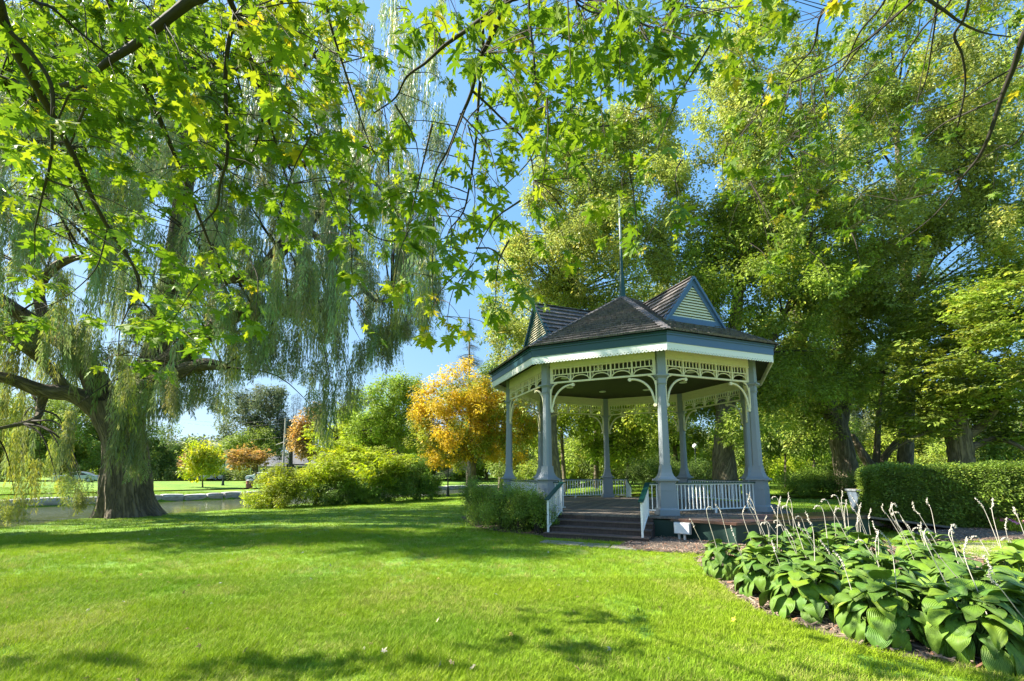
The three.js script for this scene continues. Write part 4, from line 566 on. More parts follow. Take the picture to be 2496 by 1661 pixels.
shrub('shrub', 'dark leafy shrub low at the front of the shrub mass', 'shrub', [[800, 1128, 31, 60, 30], [740, 1140, 30, 40, 24], [860, 1125, 32, 50, 30], [910, 1122, 33, 50, 30], [770, 1150, 30, 40, 16], [850, 1145, 31.5, 50, 16]], { kind: sprigs.broad, mat: LM.box, n: 15, size: 0.24, seed: 63, floor: -0.3, hole: 1.2, gap: 0.33, col: [0.8, 0.9, 0.9] });
shrub('shrub', 'dark shrub at the lamp-post end of the shrub mass', 'shrub', [[955, 1105, 35, 46, 38], [920, 1095, 35.5, 40, 36], [985, 1118, 35, 28, 24], [960, 1075, 36, 36, 16]], { kind: sprigs.broad, mat: LM.dark, n: 12, size: 0.3, seed: 64, floor: -0.3, col: [0.9, 1.1, 0.9], hole: 1, gap: 0.3 });
[[-1.35, -17.6, 0.75, 1.15, 'leafy shrub at the far left end of the row beside the bandstand stairs'], [-0.95, -16.1, 0.75, 1.2, 'leafy shrub second from the left in the row beside the stairs'], [-0.25, -15.0, 0.72, 1.15, 'leafy shrub in the middle of the row beside the stairs'], [0.3, -14.3, 0.62, 0.98, 'leafy shrub second from the stair railing in its row'], [0.82, -13.75, 0.42, 0.95, 'low leafy shrub touching the left stair railing']].forEach(([x, z, r, h, label], i) => {
  const t = thing('garden_shrub', label, 'shrub', V(0, 0, 0), 0, 'shrubs along the left of the bandstand stairs'); const R = rng(300 + i); stems(t, V(x, h, z), r, 16, 310 + i);
  fill(t, 'foliage', [[x, h * 0.42, z, r, h * 0.5], [x + 0.1, h * 0.72, z, r * 0.75, h * 0.34], ...[0, 1, 2, 3, 4].map((k) => [x + (R() - .5) * r * 1.3, h * (0.85 + R() * 0.25), z + (R() - .5) * r * 1.2, 0.12, 0.22])], { world: true, kind: sprigs.small, mat: LM.box, n: 46, size: 0.17, clump: 0.16, squash: 1.3, seed: 320 + i, floor: 0.04, col: i === 0 ? [0.8, 0.85, 0.9] : [1.1, 1.1, 0.9], vary: 0.35, yellow: 0.15 }); });
{ // clipped yew hedge: a box of dense sprays with a dark core
  const t = thing('hedge', 'tall clipped yew hedge at the right with a dark shaded end', 'hedge'), A = V(13.5, 0, -15.9), B = V(31, 0, -10.2), Cc = V(17.2, 0, -21.8), u = B.clone().sub(A), v = Cc.clone().sub(A), H = 1.95, R = rng(71), ms = [[], []], cs = [[], []];
  const core = new THREE.BufferGeometry(), q = (a, b, y) => A.clone().addScaledVector(u, a).addScaledVector(v, b).setY(y), pts = [q(.02, .06, 0), q(1, .06, 0), q(1, 1, 0), q(.02, 1, 0), q(.02, .06, H - .2), q(1, .06, H - .2), q(1, 1, H - .2), q(.02, 1, H - .2)].flatMap((p) => [p.x, p.y, p.z]);
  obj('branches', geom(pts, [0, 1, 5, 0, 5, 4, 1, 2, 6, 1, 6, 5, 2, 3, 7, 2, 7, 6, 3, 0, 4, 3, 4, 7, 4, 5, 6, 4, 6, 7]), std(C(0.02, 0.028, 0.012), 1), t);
  const put = (p, s = 1) => { const k = R() < 0.5 ? 0 : 1, z = 0.25 * (0.6 + 0.8 * R()) * s; ms[k].push(M4(p, [(R() - .5) * 1.2, R() * 6.28, (R() - .5) * 1.2], z)); cs[k].push(tint(R, [1, 1, 1], 0.4, 0.12)); };
  const bump = (a, y) => 0.75 * (fbm(a * 2.3, y * 2.6, 4, 3) - 0.5);
  for (let i = 0; i < 8500; i++) { const a = Math.pow(R(), 1.3) * 0.75, y = R() * H, d = bump(a * 18, y) - 0.08 * R(); const round = Math.max(0, y - H + 0.3) * 0.6; put(q(a, 0, y + (y > H - .3 ? 0.05 * (fbm(a * 30, 1, 3, 2) - .5) : 0)).add(V(0.31, 0, -0.95).multiplyScalar(-(d) + round))); }
  for (let i = 0; i < 2600; i++) { const b = R(), y = R() * H, d = bump(b * 7 + 40, y); put(q(0, b, y).add(V(-0.85, 0, -0.5).multiplyScalar(d))); }
  for (let i = 0; i < 5200; i++) { const a = Math.pow(R(), 1.3) * 0.75, b = R(); put(q(a, b, H - 0.08 + 0.5 * (fbm(a * 14, b * 5, 12, 3) - .5))); }
  tag(inst('sprays', sprigs.small[0], LM.yew, [...ms[0], ...ms[1]], [...cs[0], ...cs[1]], t), null, null, null, 'stuff');
}
shrub('low_shrub', 'low dark shrub on the lawn left of the leaning trunk', 'shrub', [[1820, 1115, 34, 50, 20], [1870, 1112, 34, 60, 22]], { kind: sprigs.small, mat: LM.dark, n: 9, size: 0.4, seed: 66, floor: 0.1, col: [1.2, 1.3, 1] });
shrub('low_shrub', 'low dark shrub at the foot of the leaning trunk', 'shrub', [[1925, 1118, 33, 50, 20], [1960, 1122, 32, 30, 16]], { kind: sprigs.small, mat: LM.dark, n: 9, size: 0.4, seed: 67, floor: 0.1 });
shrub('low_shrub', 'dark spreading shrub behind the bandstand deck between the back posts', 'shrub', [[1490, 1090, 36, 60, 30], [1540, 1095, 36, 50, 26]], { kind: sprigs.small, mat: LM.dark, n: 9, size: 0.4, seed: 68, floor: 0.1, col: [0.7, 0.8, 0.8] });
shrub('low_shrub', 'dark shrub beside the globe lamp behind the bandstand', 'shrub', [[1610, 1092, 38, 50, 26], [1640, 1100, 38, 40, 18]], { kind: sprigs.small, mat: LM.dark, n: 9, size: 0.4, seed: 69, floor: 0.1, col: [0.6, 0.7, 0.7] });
shrub('low_shrub', 'bright lime shrub in sunshine far behind the right end of the bandstand', 'shrub', [[1775, 1085, 55, 40, 24], [1735, 1090, 55, 30, 20], [1810, 1075, 58, 40, 24]], { kind: sprigs.broad, mat: LM.lime, n: 4, size: 0.5, seed: 70, floor: 0.2 });
shrub('low_shrub', 'grey-green bushes along the far bank behind the small young tree', 'shrub', [[480, 1092, 82, 40, 16], [530, 1095, 82, 40, 14], [420, 1095, 82, 30, 14]], { kind: sprigs.broad, mat: LM.dark, n: 2, size: 0.8, seed: 72, floor: 0.2, col: [1.2, 1.1, 1] });

// the far wood that closes the park
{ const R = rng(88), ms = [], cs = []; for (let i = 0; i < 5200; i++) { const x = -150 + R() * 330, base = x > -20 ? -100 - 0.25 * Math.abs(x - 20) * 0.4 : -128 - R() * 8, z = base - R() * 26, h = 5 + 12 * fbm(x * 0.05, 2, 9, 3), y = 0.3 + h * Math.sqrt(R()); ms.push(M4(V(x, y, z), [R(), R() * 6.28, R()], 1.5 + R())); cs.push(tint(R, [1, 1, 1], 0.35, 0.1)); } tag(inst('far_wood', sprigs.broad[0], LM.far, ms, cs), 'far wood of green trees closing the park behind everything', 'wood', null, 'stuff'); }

// an unseen tree, added beyond the left edge to shade the lawn
{ const t = thing('added_shade_tree', 'unseen tree added beyond the left edge to shade the middle lawn', 'tree', V(0, 0, -3.6)); obj('trunk', tube([V(-25, -0.3, -11.5), V(-25.2, 3, -11.5), V(-25, 8, -11.4), V(-24.6, 14, -11.4), V(-24.6, 22, -10.2)], [0.6, 0.42, 0.34, 0.2, 0.05], 12, 5), M.barkGrey, t);
  for (const e of [[-22, 8, -10], [-28, 9, -12.5], [-23, 12, -12.8], [-26, 14, -10.4]]) obj('branch', tube([V(-25.1, 5.5, -11.5), V((e[0] - 25) / 2, e[1] - 1, e[2]), V(...e)], [0.2, 0.04], 7, 5), M.barkGrey, t);
  fill(t, 'crown', [[-25, 7, -11.2, 2.6, 1.6, 0.6], [-22.5, 9, -11.6, 2.4, 1.6, 0.8], [-27, 10.5, -11.4, 2.6, 1.8, 0.8], [-24, 13, -11.4, 2.6, 2, 0.75], [-25, 16, -11, 2, 1.8, 0.75], [-29, 7.5, -11.8, 2, 1.4, 0.8], [-22.4, 5.4, -11.8, 1.8, 1, 0.8], [-24.5, 18.5, -9.6, 1.6, 1.2, 0.8], [-25, 20.6, -9.2, 1.3, 1, 0.8], [-24.4, 22.6, -10.4, 1.2, 0.8, 0.8]], { world: true, kind: sprigs.broad, mat: LM.a, n: 3, size: 0.5, seed: 333 }); }
// ---------------------------------------------------------------- maple branches overhead
const mapleLeaf = (seed, curl) => {
  const R = rng(seed), half = [[0.0, 0.0], [0.14, -0.06], [0.44, -0.16], [0.34, -0.02], [0.50, 0.04], [0.22, 0.13], [0.44, 0.19], [0.52, 0.27], [0.78, 0.40], [0.56, 0.41], [0.56, 0.56], [0.36, 0.44], [0.12, 0.32], [0.19, 0.56], [0.12, 0.60], [0.20, 0.78], [0.07, 0.80], [0, 1.06]];
  const j = () => (R() - 0.5) * 0.05, pts = [...half.map(([x, y]) => [x + (x ? j() : 0), y + j()]), ...half.slice(1, -1).reverse().map(([x, y]) => [-x + j(), y + j()])];
  const s = new THREE.Shape(pts.map((p) => new THREE.Vector2(...p))), g = new THREE.ShapeGeometry(s), p = g.attributes.position;
  for (let i = 0; i < p.count; i++) { const x = p.getX(i), y = p.getY(i); p.setZ(i, 0.22 * Math.abs(x) - curl * (x * x + 0.7 * y * y) + 0.04 * Math.sin(x * 9 + y * 7 + seed)); }
  const st = tube([V(0, -0.5, 0.12), V(0, -0.2, 0.03), V(0, 0, 0)], 0.014, 3, 1); const m = merge([g, st]); m.computeVertexNormals(); return m;
};
const mapleG = [mapleLeaf(1, 0.25), mapleLeaf(2, 0.4), mapleLeaf(3, 0.12), mapleLeaf(4, 0.55)];
const mapleC = [[0.19, 0.29, 0.010], [0.12, 0.215, 0.010], [0.31, 0.37, 0.012], [0.52, 0.42, 0.02]], mapleM = mapleC.map((c) => leafMat(C(...c), 0.52, 0.25)), mapleW = leafMat(C(1, 1, 1), 0.52, 0.25);
function maple(name, label, trunk, trunkR, branches, dens, opt) {
  const t = thing(name, label, 'tree'), R = rng(opt.seed); obj('trunk', tube(trunk, trunkR, 16, 6, 0.08, 3), M.bark, t);
  const nodes = [], all = [];
  for (let [pts, r, hook] of branches) { r = r.map((x) => x * 1.15); const p = pts.map((q) => at(...q)); if (hook) p.unshift(hook.clone()); obj('branch', tube(p, r, 7, 5, 0.12, 5), M.maplewood, t); const a = along(p, Math.max(12, pts.length * 4)); nodes.push(...(hook ? a.slice(Math.floor(a.length * 0.3)) : a)); }
  const leaves = [], twg = [], rows = dens.length, cell = 98;
  const want = []; for (let r = 0; r < rows; r++) for (let c = 0; c < dens[r].length; c++) { const d = Number(dens[r][c]); if (!d) continue; const n = Math.pow(d / 9, 1.6) * opt.per; for (let i = 0; i < Math.floor(n + R()); i++) want.push([(c + R()) * cell, (r + R()) * cell]); }
  const targets = want.map(([px, py]) => { const nr = R() < opt.nearShare, d0 = nr ? opt.near : opt.far; const dm = opt.seed === 501 ? lerp(4.7, 7, sstep(450, 1100, px)) : 99; return [at(px, py - (nr ? 10 : 4), Math.min(lerp(d0[0], d0[1], R()), dm - R() * 0.8)), px]; });
  for (const [x, y, z, rx, ry, rz, n] of opt.off) { const e = V(x, y, z); obj('branch', tube([trunk[3].clone(), trunk[3].clone().lerp(e, 0.5).add(V(0, 0.6, 0)), e], [0.05, 0.012], 7, 6), M.maplewood, t); nodes.push(e); for (let i = 0; i < n; i++) targets.push([V(x + (R() + R() - 1) * rx, y + (R() + R() - 1) * ry, z + (R() + R() - 1) * rz), -3000]); }  // leaf sprays added outside the view to shade the lower lawn
  for (const [c, px] of targets) {
    if (c.y < 1.7) continue;
    let s = nodes[0], bd = 1e9; for (const q of nodes) { const d = q.distanceTo(c) + Math.max(0, c.y - q.y) * 0.6; if (d < bd) { bd = d; s = q; } }
    const start = bd < opt.reach ? s : c.clone().add(V((R() - .5) * 0.7, 0.35 + R() * 0.3, (R() - .5) * 0.7)), m = start.clone().lerp(c, 0.55).add(V((R() - .5) * 0.12, 0.06 * Math.min(bd, 1) + 0.05, (R() - .5) * 0.12));
    twg.push(tube([start, m, c], [0.0035 + 0.0022 * Math.min(2, bd), 0.0018], 3, 3));
    const n = 4 + Math.floor(R() * 5), yel = vnoise(c.x * 1.1 + 20, c.y * 1.1 + c.z * 0.7, 17); 
    for (let i = 0; i < n; i++) { const k = R(), p = k < 0.5 ? c.clone() : m.clone().lerp(c, 0.45 + 0.55 * R()); const a = R() * 6.283, droop = 0.15 + R() * 1.0, s2 = opt.leaf * (0.65 + 0.6 * R()); // leaf points outward and down
      const dir = V(Math.cos(a) * Math.cos(droop), -Math.sin(droop), Math.sin(a) * Math.cos(droop)), up = V((R() - .5) * 0.7, 1, (R() - .5) * 0.7).normalize(), sd = dir.clone().cross(up).normalize(), nn = sd.clone().cross(dir).normalize();
      const mt = new THREE.Matrix4().makeBasis(sd.multiplyScalar(s2), dir.clone().multiplyScalar(s2), nn.multiplyScalar(s2)).setPosition(p.addScaledVector(dir, 0.5 * s2 / 1));
      leaves.push([mt, p.distanceTo(camera.position) + (Math.abs(px - 1178) > 1200 ? 9 : 0), yel + (R() - .5) * 0.25 > 0.8 ? (R() < 0.22 ? 3 : 2) : R() < 0.45 ? 0 : R() < 0.8 ? 1 : 2]); }
  }
  obj('twig', twg, M.twig, t); leaves.sort((a, b) => a[1] - b[1]);
  const rest = [], rc = [];
  leaves.forEach(([m, , k], i) => { if (i < 300) { const l = obj('leaf', mapleG[Math.floor(R() * 4)], mapleM[k], t); m.decompose(l.position, l.quaternion, l.scale); } else { rest.push(m.scale(V(1, 1, 0.5 + R() * 1.4))); rc.push(C(...mapleC[k])); } });
  tag(inst('leaves', mapleG[0], mapleW, rest, rc, t), null, null, null, 'stuff');
  console.log(name, 'leaves', leaves.length); return t;
}
const z1 = (s, ox, oy, d0, d1, pts) => pts.map(([x, y], i) => [(x / s + ox) / 1.0594, (y / s + oy) / 1.0594, lerp(d0, d1, i / (pts.length - 1))]);
const cA = V(-2.6, 5.6, 0.6), cB = V(-0.8, 6.2, 0.4), cC = V(0.6, 6.0, 0.2);
maple('maple_tree', 'maple whose big backlit leaves hang overhead across the left and middle', [V(-2.4, -0.3, 4.2), V(-2.3, 1.6, 4.1), V(-1.9, 3.6, 3.2), V(-1.6, 5.4, 1.6), V(-1.2, 7.4, -0.2)], [0.5, 0.36, 0.3, 0.2, 0.06],
  [[z1(2.613, 0, 0, 2.4, 4.0, [[-60, -60], [0, 100], [100, 330], [200, 500], [290, 660], [360, 790], [450, 960], [520, 1110], [620, 1330], [700, 1470], [800, 1620], [872, 1740], [900, 1830]]), [0.035, 0.024, 0.017, 0.012, 0.006], cA],
    [z1(2.945, 0, 500, 3.9, 4.1, [[860, 260], [950, 430], [990, 560], [990, 640], [1060, 740], [1180, 880], [1240, 1000]]), [0.009, 0.003]], [z1(2.945, 0, 500, 4, 4.1, [[990, 600], [920, 750], [860, 900], [850, 1080]]), [0.007, 0.003]],
    [z1(2.945, 0, 500, 4, 4.2, [[770, 170], [740, 300], [690, 450], [560, 590], [400, 700], [230, 760]]), [0.006, 0.003]],
    [z1(2.613, 0, 0, 2.7, 3.4, [[1300, -60], [1220, 0], [1040, 140], [850, 290], [690, 390], [600, 460], [480, 520], [330, 555], [230, 565], [0, 480]]), [0.032, 0.024, 0.014, 0.006], cB],
    [z1(2.613, 0, 0, 3.1, 3.4, [[600, 460], [530, 540], [450, 590], [360, 780]]), [0.012, 0.005]], [z1(2.613, 0, 0, 3.1, 3.6, [[620, 450], [560, 640], [500, 780], [440, 940]]), [0.012, 0.006]],
    [z1(2.613, 0, 0, 2.9, 4.2, [[1440, -80], [1500, 90], [1570, 300], [1640, 520], [1680, 660], [1730, 830], [1800, 1060], [1870, 1280], [1910, 1390]]), [0.022, 0.014, 0.009, 0.004], cB],
    [z1(2.613, 0, 0, 3.0, 3.9, [[1500, 90], [1450, 300], [1435, 500], [1440, 750], [1445, 1000], [1400, 1180], [1380, 1320], [1290, 1420], [1190, 1490]]), [0.014, 0.010, 0.004]],
    [z1(2.613, 0, 0, 3.1, 3.9, [[1840, -60], [1800, 0], [1690, 170], [1620, 250], [1500, 450], [1400, 500]]), [0.018, 0.010, 0.005], cC],
    [z1(2.613, 0, 0, 3.4, 4.6, [[2040, -80], [2070, 0], [2110, 180], [2180, 400], [2260, 650], [2340, 880], [2420, 1050]]), [0.014, 0.009, 0.004], cC],
    [z1(2.613, 0, 0, 3.8, 4.4, [[1680, 660], [1660, 820], [1600, 980], [1500, 1070], [1420, 1080]]), [0.009, 0.004]], [z1(2.613, 0, 0, 3.8, 4.6, [[1700, 660], [1850, 730], [2000, 850], [2200, 910], [2340, 940]]), [0.008, 0.004]],
    [z1(2.613, 0, 0, 2.5, 3.0, [[160, -40], [330, 50], [500, 200], [700, 360]]), [0.010, 0.005], cA], [z1(2.613, 0, 0, 2.5, 3.0, [[60, 200], [190, 330], [320, 530], [330, 800], [325, 1000], [260, 1280], [220, 1460]]), [0.012, 0.008, 0.004]],
    [z1(2.613, 800, 0, 3.2, 4.2, [[1240, -70], [1150, 0], [980, 120], [870, 200], [740, 290], [620, 400], [500, 490], [430, 620], [290, 720]]), [0.024, 0.017, 0.010, 0.005], cC],
    [z1(2.613, 800, 0, 3.2, 4.6, [[1160, -40], [1060, 180], [960, 400], [910, 590], [840, 760], [770, 940], [690, 1090], [660, 1260], [690, 1370]]), [0.022, 0.015, 0.009, 0.004], cC],
    [z1(2.613, 800, 0, 3.4, 4.6, [[980, 130], [985, 350], [960, 600], [940, 900], [905, 1150], [860, 1350], [770, 1470], [750, 1568]]), [0.014, 0.009, 0.004]],
    [z1(2.613, 800, 0, 3.8, 4.5, [[920, 580], [1030, 680], [1140, 790], [1230, 870], [1290, 1000], [1310, 1150]]), [0.010, 0.005]], [z1(2.613, 800, 0, 3.6, 4.5, [[1280, -60], [1310, 370], [1330, 700], [1330, 880], [1290, 1010], [1100, 1210]]), [0.010, 0.007, 0.004], cC],
    [z1(2.613, 800, 0, 3.4, 4.0, [[1560, -60], [1640, 60], [1780, 80], [1840, 0]]), [0.008, 0.004], cC], [z1(2.613, 800, 0, 3.6, 4.2, [[1880, -40], [1960, 120], [2100, 180], [2200, 60], [2260, -40]]), [0.007, 0.004], cC],
    [z1(3.92, 700, 500, 4.4, 4.8, [[560, 20], [680, 180], [850, 310], [1000, 345], [1110, 300], [1090, 180], [1010, 0]]), [0.006, 0.005]], [z1(3.92, 700, 500, 4.4, 4.8, [[600, -100], [600, 200], [610, 500], [620, 860]]), [0.006, 0.003]], [z1(3.92, 700, 500, 4.5, 5, [[1400, 100], [1390, 500], [1400, 850], [1480, 1060]]), [0.006, 0.003]]],
  ['999998886478999876430000', '999988864146899752100000', '898887775115886410000000', '777567888536676310000000', '533344667744553300000000', '223213345654433300000000', '321353113543320000000000', '3125741012432100', '0024300001100000'],
  { seed: 501, per: 12.5, near: [2.6, 4.4], far: [4.4, 7.0], nearShare: 0.5, off: [[-8.0, 5.0, -4.95, 1.5, 0.8, 0.35, 46], [-5.4, 5.0, -5.3, 1.0, 0.5, 0.5, 22], [-4.2, 4.6, -6.2, 1.0, 0.4, 0.8, 20], [-11.0, 5.6, -5.0, 0.9, 0.5, 0.25, 12]], reach: 1.3, leaf: 0.108 });
const rA = V(5.2, 7.6, -2.4), rB = V(3.4, 8.6, -2.2);
maple('maple_tree', 'second maple reaching in from the upper right with long bare twigs and small sunlit leaves', [V(8.6, -0.2, 0.8), V(8.4, 2.5, 0.6), V(7.6, 5.2, -0.6), V(6.2, 7.4, -2.2), V(5.0, 9.0, -3.4)], [0.42, 0.32, 0.26, 0.16, 0.06],
  [[z1(2.614, 1600, 0, 4.6, 6.4, [[2460, 20], [2342, 230], [2280, 420], [2200, 620], [2120, 870], [2050, 1010], [1960, 1120], [1870, 1260], [1740, 1400], [1520, 1560]]), [0.034, 0.026, 0.018, 0.010, 0.004], rA],
    [z1(2.614, 1600, 0, 4.8, 6.2, [[2440, 390], [2342, 420], [2230, 460], [2060, 560], [1930, 640], [1790, 690], [1560, 750]]), [0.014, 0.009, 0.004], rA],
    [z1(2.614, 1600, 0, 4.2, 5.0, [[1700, -60], [1740, 0], [1840, 70], [1950, 150], [2090, 210], [2260, 235]]), [0.018, 0.012, 0.005], rB], [z1(2.614, 1600, 0, 4.4, 5.6, [[2000, -60], [1960, 120], [1900, 220], [1950, 350], [1970, 530], [1940, 730], [1910, 880], [2040, 1000]]), [0.014, 0.010, 0.004], rB],
    [z1(2.614, 1600, 0, 4.4, 6.4, [[1150, -60], [1110, 20], [1040, 120], [1000, 300], [900, 420], [700, 680], [480, 900]]), [0.016, 0.010, 0.004], rB], [z1(2.614, 1600, 0, 4.4, 5.8, [[1700, -60], [1640, 0], [1450, 170], [1250, 330], [1100, 430], [860, 525], [620, 525], [470, 490]]), [0.014, 0.009, 0.004], rB],
    [z1(2.614, 1600, 0, 4.8, 6.6, [[1620, -40], [1560, 60], [1300, 300], [1100, 580], [950, 750], [780, 980], [600, 1160]]), [0.012, 0.008, 0.003], rB], [z1(2.614, 1600, 0, 5.2, 6.6, [[2200, 620], [1980, 720], [1830, 790], [1660, 930], [1500, 1060]]), [0.012, 0.004]],
    [z1(2.614, 1600, 0, 5, 7, [[1480, -40], [1300, 200], [1190, 420], [1020, 520], [1010, 660], [960, 820]]), [0.012, 0.008, 0.003], rB], [z1(2.614, 1600, 0, 5, 7.2, [[1900, -40], [1700, 180], [1500, 480], [1380, 640], [1100, 1000], [860, 1120]]), [0.012, 0.008, 0.003], rB],
    [z1(2.614, 1600, 0, 5.4, 7.4, [[2342, 840], [2200, 930], [2060, 1030]]), [0.010, 0.004], rA], [z1(2.614, 1600, 0, 5.4, 7.4, [[1960, 1120], [1800, 1220], [1680, 1250], [1540, 1280]]), [0.008, 0.003]],
    [z1(2.614, 1600, 0, 5.2, 7.2, [[1800, -40], [1760, 260], [1700, 560], [1500, 900], [1300, 1060], [1040, 1210]]), [0.010, 0.007, 0.003], rB], [z1(2.614, 1600, 0, 5.2, 6.8, [[1240, -40], [1060, 60], [1030, 260], [1055, 440]]), [0.008, 0.003], rB], [z1(2.614, 1600, 0, 5, 6.8, [[1550, -30], [1350, 300], [1330, 480]]), [0.008, 0.003], rB]],
  ['00000000000000000244444343', '0000000000000000054433222', '0000000000000000056542121', '0000000000000000166543221', '00000000000000000664331110', '000000000000000002532210', '00000000000000000142100'],
  { seed: 502, per: 17, near: [4.6, 6.2], far: [6.2, 8.5], nearShare: 0.5, reach: 1.6, leaf: 0.105, off: [] });

// ---------------------------------------------------------------- hostas
const hostaTex = tex(256, 512, (u, v) => { const x = Math.abs(u - 0.5) * 2, vein = 0.8 + 0.2 * Math.cos(x * 52); return mixc([0.075, 0.175, 0.012], [0.165, 0.28, 0.022], clamp(0.3 + 0.35 * fbm(u * 8, v * 10, 5, 3, 8, 10) + 0.28 * (1 - vein), 0, 1)); });
const hostaBump = tex(512, 64, (u) => { const x = Math.abs(u - 0.5) * 2; const h = 0.5 + 0.5 * Math.cos(x * 52); return [h, h, h]; }, false);
const hm = (c) => phys(c, 0.5, { map: hostaTex, bumpMap: hostaBump, bumpScale: 0.0035, clearcoat: 0.12, clearcoatRoughness: 0.4, specularIntensity: 0.6, transmission: 0.2, thickness: 0 });
const hostaM = [hm(C(1, 1, 1)), hm(C(1.25, 1.2, 0.9)), hm(C(0.8, 0.95, 1.15)), hm(C(1.7, 1.45, 0.8)), hm(C(0.95, 1.0, 0.95))];
const hostaLeaf = (seed) => { // heart-shaped ribbed blade on an arching stalk; length 1, lies along +Z from the origin
  const R = rng(seed), P = [], U = [], I = [], nu = 8, nv = 12, bend = 0.5 + R() * 0.7, cup = 0.25 + R() * 0.2, tw = (R() - .5) * 0.3; let px = 0, py = 0;
  const w = (t) => 0.43 * Math.pow(Math.sin(Math.PI * Math.pow(clamp(t * 0.96 + 0.035, 0, 1), 0.62)), 0.8);
  for (let i = 0; i <= nv; i++) { const t = i / nv, ang = -0.15 + bend * t * 1.25; if (i) { px += Math.cos(ang) / nv; py -= Math.sin(ang) / nv; } const ww = w(t) + 0.006;
    for (let j = 0; j <= nu; j++) { const s = (j / nu - 0.5) * 2, x = s * ww, back = t < 0.2 ? -Math.abs(s) * 0.12 * (1 - t * 5) : 0; P.push(x, py + cup * Math.abs(s) * ww * (0.9 - 0.7 * Math.abs(s)) + 0.022 * Math.sin(t * 11 + s * 5 + seed) * Math.abs(s) + tw * x, px + back); U.push(j / nu, t); }
    if (i) for (let j = 0; j < nu; j++) { const a = (i - 1) * (nu + 1) + j, b = a + nu + 1; I.push(a, b, a + 1, a + 1, b, b + 1); } }
  return geom(P, I, U);
};
const hostaG = [1, 2, 3, 4, 5, 6].map(hostaLeaf), stalkM = std(C(0.16, 0.26, 0.07), 0.6), dryM = std(C(0.50, 0.455, 0.39), 0.85);
const hostas = [ // x, z, spread, leaf length, leaves, flower stalks, label
  [3.95, -8.15, 0.5, 0.24, 46, 3, 'hosta at the far left tip of the bed, small pointed leaves over bare soil'], [4.05, -7.0, 0.62, 0.29, 44, 2, 'hosta second from the left tip along the lawn edge of the bed'], [4.05, -6.05, 0.62, 0.31, 44, 2, 'hosta third from the left tip, its leaves spilling to the mulch edge'],
  [4.35, -5.35, 0.62, 0.31, 46, 2, 'hosta with broad ribbed leaves at the middle of the front lawn edge'], [4.85, -4.85, 0.6, 0.32, 46, 2, 'hosta with the largest ribbed leaves low at the front right of the bed'], [5.5, -4.75, 0.66, 0.36, 40, 2, 'hosta with long dark leaves at the lower right corner'],
  [4.9, -8.75, 0.6, 0.3, 40, 6, 'hosta behind the left tip with upright pale-edged leaves and dry stalks'], [5.0, -7.5, 0.66, 0.32, 42, 6, 'tall hosta in the second row with many dry stalks leaning left'], [5.15, -6.4, 0.66, 0.33, 42, 4, 'hosta in the middle of the second row behind the ribbed front plants'], [5.8, -5.7, 0.66, 0.34, 40, 3, 'hosta in the second row at the right with blue-green leaves'],
  [6.1, -9.6, 0.66, 0.32, 38, 7, 'hosta at the back of the bed nearest the deck landing'], [6.3, -8.2, 0.68, 0.33, 38, 7, 'hosta in the back row with the tallest straight dry stalks'], [6.5, -7.0, 0.68, 0.34, 38, 5, 'hosta in the back row right of centre with hooked dry stalks'], [7.4, -6.6, 0.66, 0.34, 32, 3, 'lime leaved hosta beside the pale path at the right'], [7.8, -8.6, 0.66, 0.32, 32, 6, 'far right hosta in front of the hedge with curling dry stalks'], [7.2, -10.0, 0.62, 0.3, 32, 6, 'hosta at the far back corner below the deck landing'], [8.3, -7.4, 0.6, 0.32, 28, 3, 'bright hosta at the right edge nearest the hedge'],
  [6.6, -5.3, 0.66, 0.35, 32, 1, 'hosta cut off by the right edge with long folded leaves'],
];
